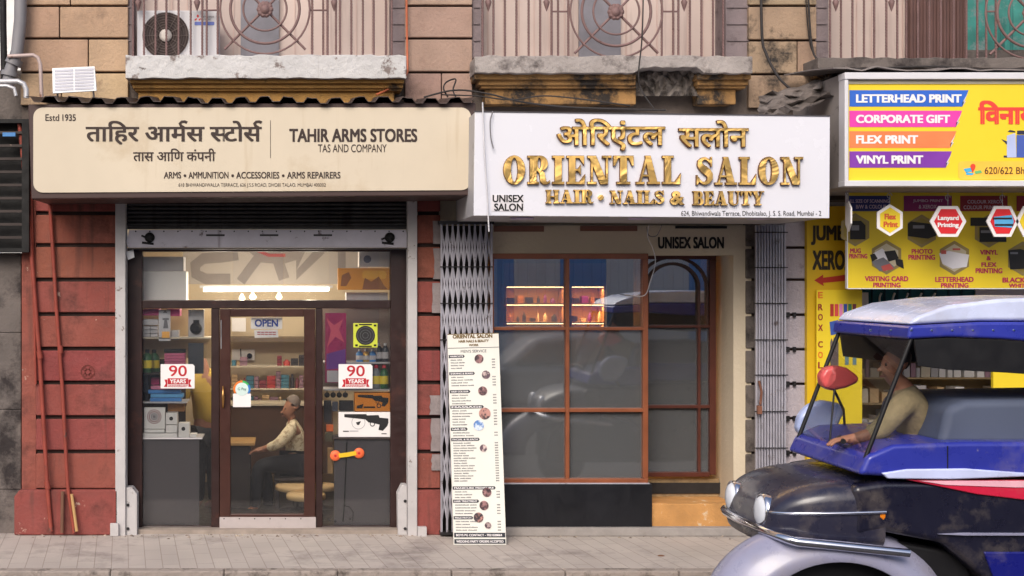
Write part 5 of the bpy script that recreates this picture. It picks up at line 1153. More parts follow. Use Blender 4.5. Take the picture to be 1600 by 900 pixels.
for i, (nm, x1, y0, y1, cc, tx) in enumerate((('LETTERHEAD PRINT', 1513, 141, 166.5, C(48, 100, 196), 1502), ('CORPORATE GIFT', 1503, 173, 198.5, C(226, 66, 168), 1484), ('FLEX PRINT', 1494, 205, 231, C(244, 128, 78), 1434), ('VINYL PRINT', 1487, 236.5, 262, C(124, 56, 160), 1442))):
    rb = MB(); rb.mpoly([(1327, y0), (x1, y0), (x1 - 10, y1), (1327, y1)], mps, .003); ro = rb.build('ribbon', mat('ribbon%d' % i, cc, .45), pf)
    q = MB(); q.mpoly([(x1 - 1, y0 + 4), (x1 - 9, y0 + 18), (x1 - 4, y0 + 17), (x1 - 10, y1)], mps, .0045); q.build('fold', mat('pale_fold', C(206, 200, 206), .5), ro)
    q = MB(); T(q, nm, 1337, y0 + 6.5, tx, y0 + 19.5, mps, .05, .006); q.build('lettering', whitep, ro)
g = MB(); deva(g, ['ि', 'व', 'न', 'ा', 'य', 'क'], 1528, 157, 1650, 194, mps, .045, .003); g.build('lettering', mat('print_red', C(226, 66, 56), .5), pf)
g = MB(); g.mpoly(rrect(1497, 252, 1838, 280.5, 6), mps, .003); bo = g.build('address_band', mat('print_orange', C(250, 190, 70), .45), pf)
g = MB(); T(g, '620/622 Bh', 1538, 261, 1600, 272, mps, .008, .006); g.build('lettering', mat('brown_text', C(92, 60, 34), .5), bo)
g = MB(); g.mpoly([(1505, 264), (1516, 262), (1520, 268), (1508, 269)], mps, .006); g.mpoly([(1509, 269), (1522, 271), (1518, 274), (1509, 273)], mps, .006); g.build('map_icon', mat('map_blue', C(70, 170, 214), .5), bo)
g = MB(); g.mpoly([(1516, 263), (1519, 270), (1523, 263)], mps, .0075); g.mdisc(1519.5, 260, 4, mps, .0082); g.build('pin_icon', mat('pin_red', C(222, 70, 50), .5), bo)
g = MB(); g.mpoly([(1522, 268), (1532, 266), (1534, 270), (1524, 272)], mps, .006); g.build('map_icon', mat('map_green', C(110, 180, 110), .5), bo)
# printer picture on the sign
g = MB(); g.mpoly([(1573, 212), (1586, 208), (1588, 246), (1573, 246)], mps, .003); g.mrect(1616, 214, 1650, 246, mps, .003); g.build('picture_print', mat('pic_lilac', C(176, 186, 222), .5), pf)
g = MB(); g.mpoly([(1588, 211), (1640, 211), (1616, 246), (1588, 246)], mps, .0045); g.build('picture_print', mat('pic_blue', C(70, 92, 170), .5), pf)
g = MB(); g.mpoly([(1564, 217), (1573, 221), (1573, 226)], mps, .003); g.mpoly([(1574, 206), (1578, 203), (1586, 205), (1586, 207)], mps, .003); g.mrect(1589, 204, 1606, 210, mps, .003); g.mrect(1568, 243, 1573, 246, mps, .003); g.build('picture_print', mat('pic_dark', C(46, 46, 66), .5), pf)
# the lead sheet flashing over the sign
g = MB(); rr = random.Random(3); n = 24; V = []
for j, (yy, dz) in enumerate(((PY - .02, -6), (-.7, -14), (-.1, -22))):
    for i in range(n + 1): x = 1300 + i * 23; p = P(x, 113 + rr.uniform(-2.5, 2.5), PY); V.append((p[0], yy, p[2] + .03 + j * .06 + rr.uniform(-.012, .012)))
g.add(V, [(j * (n + 1) + i, j * (n + 1) + i + 1, (j + 1) * (n + 1) + i + 1, (j + 1) * (n + 1) + i) for j in range(2) for i in range(n)])
o = g.build('tarpaulin', mat('grey_tarpaulin', C(132, 124, 122), .7, var=.2, vs_=6, bump=.4, bs=20), None, label='grey crumpled tarpaulin lying over the top of the yellow print sign', cat='tarpaulin')
so2 = o.modifiers.new('thick', 'SOLIDIFY'); so2.thickness = .01
# crumpled dark sheet between the two signs
g = MB(); n = 14; V = []; rr = random.Random(17)
for j in range(7):
    for i in range(n + 1):
        x = 1185 + i * 10.5; y = 148 - 1.6 * i - .12 * i * i + j * 6; V.append(P(x + rr.uniform(-3, 3), y + rr.uniform(-4, 4), -.55 - .06 * j + rr.uniform(-.09, .09)))
g.add(V, [((j + 1) * (n + 1) + i, (j + 1) * (n + 1) + i + 1, j * (n + 1) + i + 1, j * (n + 1) + i) for j in range(6) for i in range(n)])
o = g.build('plastic_sheet', mat('dirty_plastic', C(112, 104, 100), .5, var=.4, vs_=7, col2=C(48, 44, 44), c2=(.46, .6), c2s=5), None, label='dirty crumpled plastic sheet stuffed between the white and yellow signs', cat='plastic sheet')
o.modifiers.new('thick', 'SOLIDIFY').thickness = .006
# jumbo xerox board on the pier
jb = thing('xerox_board', 'deep yellow board with dark JUMBO XEROX letters and a red arrow', 'board'); jy = -.06; mj = at(jy)
g = MB(); g.pbox(1261, 322, 1346, 836, jy, -.004); g.build('board_face', yeld, jb)
dk_t = mat('xerox_dark', C(52, 44, 36), .6)
g = MB(); T(g, 'JUMBO', 1267, 352, 1338, 383, mj, .05); T(g, 'XEROX', 1269, 391, 1334, 422, mj, .05); g.build('lettering', dk_t, jb)
g = MB(); g.mpoly([(1272, 438), (1286, 429), (1286, 434), (1330, 428), (1330, 438), (1286, 442), (1287, 447)], mj, .003); g.build('arrow', mat('arrow_red', C(178, 52, 40), .5), jb)
# printed services board, nearer to the street
sb = thing('services_board', 'yellow printed board of hexagon pictures and service names under the print sign', 'board'); by = -.42; mb_ = at(by)
g = MB(); g.pbox(1325, 300, 1840, 450, by, by + .03); g.build('board_face', yelp, sb)
g = MB(); g.pbox(1323.5, 300, 1325, 451, by - .004, by + .034); g.pbox(1325.1, 450.2, 1840, 451.6, by - .004, by + .034); g.build('board_edge', white, sb)
navy = mat('band_navy', C(44, 52, 120), .5); plum = mat('band_plum', C(140, 40, 110), .5); maroon = mat('band_maroon', C(150, 48, 60), .5)
for i, (a, c, m) in enumerate(((1326, 1391, navy), (1412, 1487, plum), (1500, 1574, maroon), (1588, 1660, maroon))):
    g = MB(); g.mrect(a, 306, c, 330, mb_, .003); g.build('heading_band', m, sb)
g = MB(); T(g, 'FULL SIZE OF SCANNING', 1322, 311.5, 1389, 317, mb_, .02, .006); T(g, 'B/W & COLOUR', 1337, 320, 1385, 326, mb_, .02, .006); T(g, 'JUMBO PRINT', 1426, 311.5, 1473, 317, mb_, .02, .006); T(g, '& XEROX', 1435, 320, 1463, 326, mb_, .02, .006)
T(g, 'COLOUR XEROX', 1511, 312.5, 1567, 318, mb_, .02, .006); T(g, 'COLOUR PRINTING', 1505, 321, 1568, 327, mb_, .02, .006); g.build('lettering', mat('dim_white', C(214, 190, 214), .5), sb)
g = MB()
for nm, a, b_, c, d in (('MUG', 1328, 388, 1345, 395.5), ('PRINTING', 1318, 396.5, 1355, 404), ('PHOTO', 1424, 389, 1457, 396.5), ('PRINTING', 1419, 398, 1461, 406), ('VINYL', 1531, 390.5, 1559, 398), ('&', 1541, 400, 1548, 407), ('FLEX', 1533, 410, 1557, 417), ('PRINTING', 1524, 419, 1566, 427), ('VISITING CARD', 1351, 431.5, 1419, 439.5), ('PRINTING', 1364, 441.5, 1407, 449), ('LETTERHEAD', 1461, 432.5, 1521, 440.5), ('PRINTING', 1470, 442, 1513, 449.5), ('BLACK &', 1566, 433.5, 1612, 441.5), ('WHITE', 1576, 443, 1606, 449.5)):
    if a < 1326: a = 1326.5
    T(g, nm, a, b_, c, d, mb_, .045)
g.build('lettering', mat('service_red', C(186, 48, 84), .5), sb)
hexr = mat('hex_ring', C(150, 132, 84), .5); hexf = mat('hex_fill', C(196, 186, 160), .5)
def hexring(cx, cy, r, dark):
    g = MB(); o_, i_ = hexa(cx, cy, r, False, .98), hexa(cx, cy, r * .80, False, .98)
    g.add([mb_(*q, .003) for q in o_] + [mb_(*q, .003) for q in i_], [(i, (i + 1) % 6, (i + 1) % 6 + 6, i + 6) for i in range(6)]); g.build('hexagon_frame', hexr, sb, fix=True)
    g = MB(); g.mpoly(i_, mb_, .0025); g.build('hexagon_fill', hexf if not dark else mat('hex_dark', C(150, 132, 60), .5), sb)
for cx, cy, r, dk in ((1336, 359, 26, 1), (1440, 361, 26, 1), (1545, 361, 26, 1), (1385, 402, 27, 0), (1491, 403, 27, 0), (1598, 404, 27, 1)): hexring(cx, cy, r, dk)
pb = mat('pic_black', C(34, 32, 34), .5); pg_ = mat('pic_grey', C(120, 120, 128), .5); pw = mat('pic_white', C(230, 228, 236), .5); pr_ = mat('pic_rose', C(196, 90, 84), .5)
g = MB(); g.mpoly([(1328, 345), (1345, 345), (1352, 352), (1352, 374), (1328, 374)], mb_, .0045); g.mpoly([(1418, 350), (1423, 346), (1456, 350), (1463, 356), (1463, 368), (1450, 373), (1418, 369)], mb_, .0045); g.mrect(1516, 340, 1545, 353, mb_, .0045); g.mrect(1530, 355, 1572, 378, mb_, .0045); g.mpoly([(1575, 391), (1594, 389), (1603, 392), (1603, 420), (1578, 421)], mb_, .0045)
g.mpoly([(1381, 393), (1398, 391), (1404, 404), (1388, 409)], mb_, .0060); g.mpoly([(1359, 398), (1366, 396), (1371, 404), (1362, 409)], mb_, .0060); g.mpoly([(1398, 404), (1410, 406), (1412, 420), (1400, 414)], mb_, .0060); g.build('picture_print', pb, sb)
g = MB(); g.mrect(1330, 352, 1342, 360, mb_, .0055); g.mrect(1426, 352, 1444, 357, mb_, .0055); g.mrect(1532, 360, 1568, 364, mb_, .0055); g.mpoly([(1361, 409), (1380, 402), (1398, 418), (1374, 424)], mb_, .0052); g.mrect(1578, 394, 1590, 397, mb_, .0055); g.build('picture_print', pg_, sb)
g = MB(); g.mpoly([(1364, 396), (1378, 388), (1392, 402), (1374, 412)], mb_, .0045); g.mpoly([(1467, 396), (1482, 392), (1502, 396), (1514, 398), (1510, 417), (1488, 420), (1472, 412)], mb_, .0045); g.build('picture_print', pw, sb)
g = MB(); g.mpoly([(1376, 416), (1390, 412), (1396, 420), (1380, 424)], mb_, .0068); g.mrect(1470, 391, 1478, 397, mb_, .0055); g.mrect(1488, 388, 1500, 391, mb_, .0050); g.build('picture_print', pr_, sb)
# hanging hexagon tags
def tag_(cx, cy, rx, ry, label, inner, mi, nm, ncol, wire_y, turn=0.0):
    t_ = thing('hanging_tag', label, 'tag'); yy = PY + .25; ct, st2 = math.cos(turn), math.sin(turn)
    def mt(px, py, d=0.0):
        u = (px - cx) * k(yy); return (P(cx, 0, yy)[0] + u * ct + d * st2, yy + u * st2 - d * ct, P(0, py, yy)[2])
    hx = [(cx - rx, cy), (cx - rx * .52, cy - ry), (cx + rx * .52, cy - ry), (cx + rx, cy), (cx + rx * .52, cy + ry), (cx - rx * .52, cy + ry)] if rx > 25 else [(cx, cy - ry), (cx + rx, cy - ry * .5), (cx + rx, cy + ry * .5), (cx, cy + ry), (cx - rx, cy + ry * .5), (cx - rx, cy - ry * .5)]
    g = MB(); g.add([mt(*q, .006) for q in hx] + [mt(*q, -.006) for q in hx], [tuple(range(6)), tuple(range(11, 5, -1))] + [(i, (i + 1) % 6, (i + 1) % 6 + 6, i + 6) for i in range(6)]); g.build('tag_card', whitep, t_, fix=True)
    g = MB(); g.mpoly([(cx + (a - cx) * .78, cy + (b2 - cy) * .8) for a, b2 in hx], mt, .009); g.build('tag_print', mi, t_)
    if nm:
        g = MB()
        for s_, a, b2, c, d in nm: T(g, s_, a, b2, c, d, mt, .05, .0125)
        g.build('lettering', ncol, t_)
    g = MB(); p = mt(cx, cy - ry); zt_ = P(0, 291, PY)[2]; g.tube([(p[0], p[1], p[2]), (p[0], p[1], zt_ + .0)], .0022, 5); g.tube([(p[0] + .02 * math.cos(a / 3), p[1], p[2] + .07 + .022 * math.sin(a / 3)) for a in range(16)], .003, 5); g.build('hook', steel, t_)
    return t_, mt
tred = mat('tag_red', C(214, 44, 50), .4)
tag_(1390, 344, 20, 25, 'white hexagon tag reading Flex Print hanging under the yellow sign', 0, yelp, (('Flex', 1381, 334, 1399, 343), ('Print', 1379.5, 346, 1402, 355)), mat('flex_text', C(206, 92, 50), .5), 300)
tag_(1481, 346, 28.5, 24, 'red and white hexagon tag reading Lanyard Printing under the yellow sign', 0, tred, (('Lanyard', 1464, 337, 1497, 346), ('Printing', 1464, 348, 1497, 357)), whitep, 300)
t_, mt = tag_(1566, 346, 25.2, 24, 'white hexagon tag with a blue printer picture on red under the yellow sign', 0, tred, None, None, 300)
g = MB(); g.mpoly([(1552, 339), (1580, 336), (1583, 346), (1580, 356), (1553, 354)], mt, .012); g.build('picture_print', mat('tag_blue', C(90, 170, 220), .4), t_)
g = MB(); g.mrect(1550, 340, 1580, 343, mt, .014); g.mrect(1553, 350, 1582, 353, mt, .014); g.build('picture_print', pb, t_)
tag_(1326, 338, 20, 24, 'hexagon tag seen nearly edge on at the left end of the hanging tags', 0, pr_, None, None, 300, 1.37)
tag_(1612, 346, 25.5, 24, 'hexagon tag cut off by the right edge of the photo', 0, yelp, None, None, 300)
# stationery poster with vertical letters
sp_ = thing('stationery_poster', 'yellow stationery poster with red letters running down its left edge', 'poster'); py_ = -.12; mp_ = at(py_)
g = MB(); g.pbox(1276, 453, 1347, 800, py_, py_ + .02); g.build('poster_face', yelp, sp_)
g = MB(); rl = MB()
for ch_, yy, m in (('E', 456, 1), ('R', 475, 0), ('O', 490.5, 0), ('X', 507, 0), ('C', 533, 0), ('O', 549.5, 1), ('L', 565.5, 0)):
    T(rl if not m else g, ch_, 1278, yy, 1285.5, yy + 10, mp_, .03)
rl.build('lettering', mat('poster_maroon', C(150, 40, 40), .5), sp_); g.build('lettering', mat('poster_orange', C(226, 110, 40), .5), sp_)
for i, cc in enumerate((C(170, 50, 44), C(206, 70, 70), C(222, 130, 180), C(56, 80, 170), C(60, 130, 90), C(120, 60, 70))):
    g = MB(); g.mrect(1297 + i * 7, 475, 1302.5 + i * 7, 494, mp_, .003); g.build('pen_print', mat('pen%d' % i, cc, .5), sp_)
for i, (x, cc) in enumerate(((1296, C(56, 84, 160)), (1309, C(40, 40, 60)), (1323, C(190, 50, 60)))): g = MB(); g.mpoly([(x, 503), (x + 13, 500), (x + 14, 521), (x + 2, 524)], mp_, .003 + .0008 * i); g.build('ink_picture', mat('ink%d' % i, cc, .5), sp_)
g = MB(); g.mpoly([(1297, 535), (1299, 528), (1301, 534), (1303, 526), (1305, 534), (1308, 529), (1310, 536), (1310, 572), (1297, 572)], mp_, .003); g.build('pen_print', mat('pencil_grey', C(104, 92, 90), .5), sp_)
for x in (1320, 1332): g = MB(); g.mrect(x, 528, x + 6, 570, mp_, .003); g.build('pen_print', mat('pen_teal', C(96, 130, 140), .5), sp_)
# shop interior behind
rm = thing('print_room', 'dim room of the print shop behind the passing vehicle', 'room')
xa, xb = P(1262, 0, 0)[0], P(1840, 0, 0)[0]; zt = P(0, 300, 0)[2]
g = MB(); g.box(xa, xb, 2.4, 2.5, 0, zt); g.box(xa - .02, xa + .05, .51, 2.5, 0, zt); g.box(xb, xb + .1, -.02, 2.5, 0, zt); g.build('wall', mat('print_wall', C(150, 140, 124), .8), rm)
g = MB(); g.box(xa, xb, .0, 2.4, zt, zt + .1); g.build('ceiling', greycard, rm)
rk = thing('teal_rack', 'teal display rack with white rings hanging below the services board', 'rack')
g = MB(); g.pbox(1344, 445, 1525, 540, .35, .40); g.build('rack_panel', mat('teal_panel', C(24, 92, 108), .6, var=.2, vs_=4), rk)
g = MB(); [g.pbox(1362 + i * 20, 446, 1364 + i * 20, 503, .335, .349) for i in range(8)]; g.build('divider', mat('deep_teal', C(14, 58, 74), .6), rk)
for i in range(5):
    g = MB(); A_ = [P(1380 + i * 21 - 6 * math.sin(a * .35 + .5), 458 + a * 3.2, .32) for a in range(12)]; g.tube(A_, .009, 6)
    g.build('white_ring', whitep, rk)
g = MB(); g.pbox(1346, 457, 1357, 489, .33, .349); g.build('white_card', whitep, rk)
g = MB(); g.pbox(1525, 446, 1760, 520, .33, .40); o = g.build('poster_face', mat('pale_lilac', C(196, 190, 206), .6), None, label='pale lilac poster at the right of the teal rack in the print shop', cat='poster')
cn = thing('print_counter', 'long pale counter in front of goods inside the print shop', 'counter')
g = MB(); g.pbox(1348, 676, 1840, 836, .25, .8); g.build('counter_front', mat('counter_greybrown', C(150, 132, 104), .6, var=.1), cn)
g = MB(); g.pbox(1346, 671, 1840, 675.7, .2, .85); g.build('counter_top', greycard, cn)
g = MB(); g.pbox(1552, 556, 1650, 640, .1, .14); po = g.build('poster_face', yelp, None, label='yellow poster with purple shapes hanging in the print shop at the right edge', cat='poster')
bk_ = thing('goods_rack', 'tan shelving full of paper goods at the back of the print shop', 'rack')
g = MB(); g.pbox(1340, 545, 1840, 700, 1.3, 1.35); [g.pbox(1340, y, 1840, y + 2.5, 1.0, 1.3) for y in (590, 630, 668)]; g.build('shelving', mat('tan_shelving', C(150, 128, 92), .7, var=.15), bk_)
rr = random.Random(31)
for y in (590, 630, 668):
    x = 1346
    while x < 1640:
        w_ = rr.uniform(5, 16); h_ = rr.uniform(12, 30); g = MB(); g.pbox(x, y - h_, x + w_, y, 1.06, 1.25)
        g.build('paper_goods', rr.choice([plank, greycard, whitebox, mat('tan_goods', C(190, 160, 120), .5), mat('mauve_goods', C(150, 116, 130), .5)]), None, label='stack of paper goods on the tan shelving of the print shop', cat='paper goods', group='paper goods on the tan shelving')
        x += w_ + rr.uniform(1, 5)
# ---------------------------------------------------------------- cables
def cable(pts, r, label, m=cablem, group=None, cat='cable', name='cable', sag=None):
    V = [Vector(P(*q)) for q in pts]; out = []
    for i in range(len(V) - 1):                      # Catmull-Rom
        p0, p1, p2, p3 = V[max(0, i - 1)], V[i], V[i + 1], V[min(len(V) - 1, i + 2)]
        for s_ in range(8):
            t_ = s_ / 8; out.append(.5 * ((2 * p1) + (p2 - p0) * t_ + (2 * p0 - 5 * p1 + 4 * p2 - p3) * t_ * t_ + (3 * p1 - p0 - 3 * p2 + p3) * t_ ** 3))
    out.append(V[-1]); return MB().tube(out, r, 6).build(name, m, None, label=label, cat=cat, group=group)
cable([(1189, -160, -.1), (1190, 40, -.1), (1198, 86, -.15), (1220, 125, -.3), (1250, 148, -.5), (1274, 156, -.6)], .012, 'grey cable looping down from the top over the sooty pier to the plastic sheet')
cable([(1257, -160, -.1), (1266, 50, -.1), (1280, 100, -.2), (1300, 132, -.5)], .009, 'thin dark cable hanging straight down the right side of the sooty pier')
cable([(1252, -160, -.06), (1262, 40, -.06), (1274, 90, -.1), (1288, 120, -.3)], .006, 'thinnest wire just left of the straight dark cable on the sooty pier')
cable([(1007, -160, -.42), (1004, 40, -.42), (998, 112, -.42), (1002, 140, -.4), (1022, 170, -.5)], .006, 'thin wire hanging across the middle railing and broken sill')
cable([(662, 152, -.3), (710, 141, -.35), (760, 146, -.5), (820, 160, -.7), (900, 168, -.9), (1040, 172, -1.0)], .008, 'dark cable sagging along the top left of the white salon sign')
cable([(690, 148, -.3), (745, 150, -.5), (800, 156, -.7), (860, 150, -.8), (985, 165, -.9)], .006, 'second slack cable above the dark cable on the white sign')
cable([(700, 152, -.3), (693, 138, -.3), (698, 128, -.25), (712, 124, -.2), (708, 140, -.25), (712, 152, -.3)], .007, 'looped black wire end sticking up right of the corrugated roof')
cable([(754, 160, -1.26), (757, 240, -1.27), (761, 300, -1.27), (764, 362, -1.26)], .006, 'white wire hanging straight down the left end of the salon sign', mat('white_wire', C(206, 204, 208), .6))
cable([(770, 174, -1.25), (766, 190, -1.26), (767, 215, -1.26), (771, 232, -1.26)], .005, 'short curved grey wire stuck on the left part of the white sign', mat('grey_wire', C(120, 116, 120), .6))
cable([(1014, 352, -.3), (1012, 370, -.2), (1020, 388, -.1), (1024, 410, -.06), (1016, 440, -.05), (1006, 462, -.04), (976, 460, -.04)], .004, 'thin pale wire drooping in front of the salon door glass', MATS['white_wire'])
cable([(1034, 352, -.4), (1026, 368, -.3), (1014, 368, -.2), (1010, 354, -.2)], .004, 'loose wire loop hanging under the salon sign beside the small lettering', MATS['grey_wire'])
cable([(1330, 108, -1.1), (1460, 104, -1.12), (1540, 109, -1.15), (1640, 106, -1.1)], .008, 'dark cable lying on the grey tarpaulin over the yellow sign')
# bits lying about
g = MB(); g.lathe(P(1033, 868, -.95)[:2] + (.001,), (0, 0, 1), [(.03, 0), (.02, .004)], 9); g.build('dry_leaf', mat('leaf_brown', C(120, 80, 56), .8), None, label='small brown dry leaf lying on the pavement before the black base', cat='leaf')
x = P(1020, 0, -1.62)[0]; g = MB(); g.add([(x - .06, YK - .03, -.129), (x + .07, YK - .05, -.129), (x + .05, YK - .12, -.11), (x - .05, YK - .10, -.10)], [(0, 1, 2, 3)]); o = g.build('litter_scrap', mat('orange_litter', C(180, 96, 60), .6), None, label='orange scrap of litter in the gutter below the kerb', cat='litter'); o.modifiers.new('thick', 'SOLIDIFY').thickness = .004
# ---------------------------------------------------------------- the passing three wheeler
VN, VF, SH = -4.1, -3.0, 84                               # near and far side in depth
rv = thing('auto_rickshaw', 'dark blue open sided three wheeler with a pale roof and red stripe', 'rickshaw')
def paint(name, c, r=.3): return mat(name, c, r, var=.12, vs_=3, spec=.5, coat=.25, col2=tuple(.6 * v + .4 * q for v, q in zip(c, C(150, 138, 126))), c2=(.52, .78), c2s=2.4, chips=(tuple(.5 * v + .5 * q for v, q in zip(c, C(170, 160, 150))), .66, .69, 7))
p_blue = paint('paint_blue', C(44, 52, 150)); p_navy = paint('paint_navy', C(22, 22, 40), .3); p_red = paint('paint_red', C(200, 34, 66)); p_pale = paint('paint_pale_blue', C(196, 204, 232), .25)
p_white = paint('trim_cream', C(214, 196, 196)); p_grey = paint('paint_lilac_grey', C(142, 142, 166), .3); chrome = mat('chrome', C(214, 216, 226), .12, 1.0, var=.03)
vin = mat('black_vinyl', C(18, 17, 20), .5, var=.2)
def vp(pts, m, name, y0=VN, y1=VF, bev=.05, par=None, label=None):
    g = MB(); q = [(P(a + SH, b_, VN)[0], P(a, b_, VN)[2]) for a, b_ in pts]; g.prism(q, y0, y1); return g.build(name, m, par or rv, bev, label=label, seg=5)
body = vp([(1250, 760), (1300, 752), (1700, 752), (1990, 752), (2010, 800), (2010, 985), (1560, 1000), (1490, 1000), (1455, 905), (1390, 850), (1300, 832), (1250, 840)], p_navy, 'body_shell', bev=.04)
# rounded sheet metal nose, lofted forward from the cab
g = MB(); ns, nn = 18, 40; yc = (VN + VF) / 2; wv = (VF - VN) / 2; V = []
for i in range(ns + 1):
    t_ = i / ns; px = 1300 - 176 * math.sin(t_ * math.pi / 2); hwid = wv * (.18 + .82 * math.sqrt(max(0, 1 - t_ ** 2.2))) * (1 if i < ns else .55)
    zt_ = 752 + 74 * (1 - math.cos(t_ * math.pi / 2)) ** 1.3; zb_ = 868 - 10 * t_ ** 2
    zc, hz = (zt_ + zb_) / 2, (zb_ - zt_) / 2 * (1 if i < ns else .5)
    for j in range(nn):
        an = 2 * math.pi * j / nn; e = .42; ca, sa = math.cos(an), math.sin(an)
        V.append((P(px + SH, 0, VN)[0], yc + hwid * math.copysign(abs(ca) ** e, ca), P(0, zc - hz * math.copysign(abs(sa) ** e, sa), VN)[2]))
g.add(V, [(i * nn + j, i * nn + (j + 1) % nn, (i + 1) * nn + (j + 1) % nn, (i + 1) * nn + j) for i in range(ns) for j in range(nn)] + [tuple(range(ns * nn, (ns + 1) * nn))], True)
g.build('nose', paint('paint_slate', C(40, 40, 58)), rv, fix=True)
vp([(1452, 862), (2004, 862), (2004, 975), (1560, 985), (1500, 985), (1476, 925)], paint('paint_deep_blue', C(16, 22, 110)), 'lower_panel', VN - .012, VN + .02, .01)
vp([(1256, 742), (1270, 712), (1310, 694), (1420, 690), (2000, 690), (2006, 743), (1340, 746)], p_blue, 'belt_panel', VN - .02, VF + .02, .03)
vp([(1290, 738), (1330, 732), (1420, 731), (1520, 738), (1530, 743), (1400, 748), (1300, 747)], paint('highlight_pale', C(196, 204, 240)), 'belt_highlight', VN - .034, VN + .0, .01)  # white highlight on the blue belt, laid on as a pale strip
vp([(1330, 749), (1420, 750), (2004, 748), (2006, 800), (1700, 797), (1560, 786), (1440, 772)], p_red, 'red_stripe', VN - .016, VN + .03, .008)
vp([(1350, 750.5), (1700, 750.5), (1700, 759), (1500, 761), (1390, 757)], paint('trim_pink', C(232, 176, 190)), 'pink_trim', VN - .022, VN + .0, .002)
vp([(1518, 806), (1560, 803), (1700, 803), (1700, 812), (1560, 811)], p_white, 'cream_trim', VN - .03, VN + .01, .008)
vp([(1380, 834), (1420, 832), (2000, 834), (2000, 837), (1420, 836)], p_grey, 'sill_trim', VN - .02, VN + .01, .002)
# front mudguard, bumper and lamps
vp([(1150, 985), (1158, 905), (1200, 862), (1330, 850), (1440, 870), (1470, 985)], vin, 'wheel_housing', VN + .10, VF - .25, .03)
g = MB(); V = []; na, nc = 30, 14; cx, cy = 1226 + SH, 962
for i in range(na + 1):
    an = math.radians(188 - 196 * i / na); ex = cx + 192 * math.cos(an); ey = cy - 138 * math.sin(an)
    for j in range(nc + 1):
        q = -1 + 2 * j / nc; drop = 64 * abs(q) ** 2.6; rr_ = 1 - drop / 170
        V.append((P(cx + (ex - cx) * rr_, 0, VN)[0], VN + .20 + q * .24, P(0, cy + (ey - cy) * rr_, VN)[2]))
g.add(V, [(i * (nc + 1) + j, i * (nc + 1) + j + 1, (i + 1) * (nc + 1) + j + 1, (i + 1) * (nc + 1) + j) for i in range(na) for j in range(nc)], True)
o = g.build('front_mudguard', p_grey, rv, fix=True); o.modifiers.new('thick', 'SOLIDIFY').thickness = .012
g = MB(); pts = [(P(1330 + SH, 0, VN)[0], VN - .05, P(0, 862, VN)[2])]
for i in range(13):
    an = math.pi * i / 12; pts.append((P(1160 + SH, 0, VN)[0] - .16 * math.sin(an) , yc - (wv + .02) * math.cos(an), P(0, 846 - 10 * math.sin(an), VN)[2]))
pts.append((P(1330 + SH, 0, VN)[0], VF + .05, P(0, 862, VN)[2])); g.tube(pts, .026, 12); g.build('bumper_bar', chrome, rv)
g = MB(); g.tube([(P(1300 - 172 * math.sin(t_ * 1.5708) + SH, 0, VN)[0], VN + wv - (wv + .004) * (.18 + .82 * math.sqrt(max(0, 1 - t_ ** 2.2))), P(0, 800 + 10 * t_, VN)[2]) for t_ in [i / 14 for i in range(14)]], .011, 8); g.build('nose_trim', chrome, rv)
for yy in (yc - .27, yc + .27):
    p = (P(1136 + SH, 0, VN)[0], yy, P(0, 812, VN)[2])
    g = MB(); g.lathe((p[0] + .10, p[1], p[2]), (-1, 0, .06), [(.07, -.06), (.098, .06), (.105, .10), (.102, .125), (.092, .125), (.09, .115), (.07, .13), (.01, .14)], 24); ho_ = g.build('headlight', chrome, rv)
    g = MB(); g.lathe((p[0] - .02, p[1], p[2] + .007), (-1, 0, .06), [(.09, 0), (.075, .018), (.045, .028), (.01, .032)], 24); g.build('lens', mat('lamp_glass', C(214, 218, 226), .1), ho_)
tyre = mat('tyre_rubber', C(26, 26, 28), .8)
for px, yy, nm in ((1226, (VN + VF) / 2 - .35, 0), (1860, VN + .1, 0), (1860, VF - .25, 0)):
    p = P(px + SH, 0, VN); R_ = .27; z = -.13 + R_
    g = MB(); g.lathe((p[0], yy, z), (0, 1, 0), [(R_ * .62, 0), (R_ * .9, -.005), (R_, .03), (R_, .11), (R_ * .9, .145), (R_ * .62, .14)], 32); wo_ = g.build('wheel', tyre, rv)
    g = MB(); g.lathe((p[0], yy + .012, z), (0, 1, 0), [(.03, -.02), (R_ * .6, .01), (R_ * .62, .05), (R_ * .62, .11), (.03, .12)], 24); g.build('rim', steel, wo_)
# seams, indicator and wiper
g = MB(); q = P(1292 + SH, 806, VN); g.lathe((q[0], VN + .035, q[2]), (-.35, -1, 0), [(.05, -.03), (.05, .01), (.035, .028), (.01, .034)], 18); g.build('indicator', mat('amber_lens', C(226, 128, 30), .2), rv)
g = MB()
for px in (1478, 1640): g.tube([(P(px, 0, VN)[0], VN - .021, P(0, 696, VN)[2]), (P(px, 0, VN)[0], VN - .021, P(0, 741, VN)[2])], .004, 5)
g.build('panel_seam', vin, rv)
a, b_ = P(1264 + SH, 738, VN), P(1343 + SH, 530, VN); g = MB(); g.tube([(a[0] + .02, (VN + VF) / 2, a[2] + .03), (a[0] + .5 * (b_[0] - a[0]) - .01, (VN + VF) / 2 + .2, a[2] + .55 * (b_[2] - a[2]))], .006, 6); g.build('wiper', vin, rv)
for i in range(9):
    px = 1360 + i * 32; g = MB(); g.lathe((P(px, 0, VN)[0], VN - .001, P(0, 516, VN)[2]), (0, -1, 0), [(.008, 0), (.005, .005)], 8); g.build('rivet', chrome, rv)
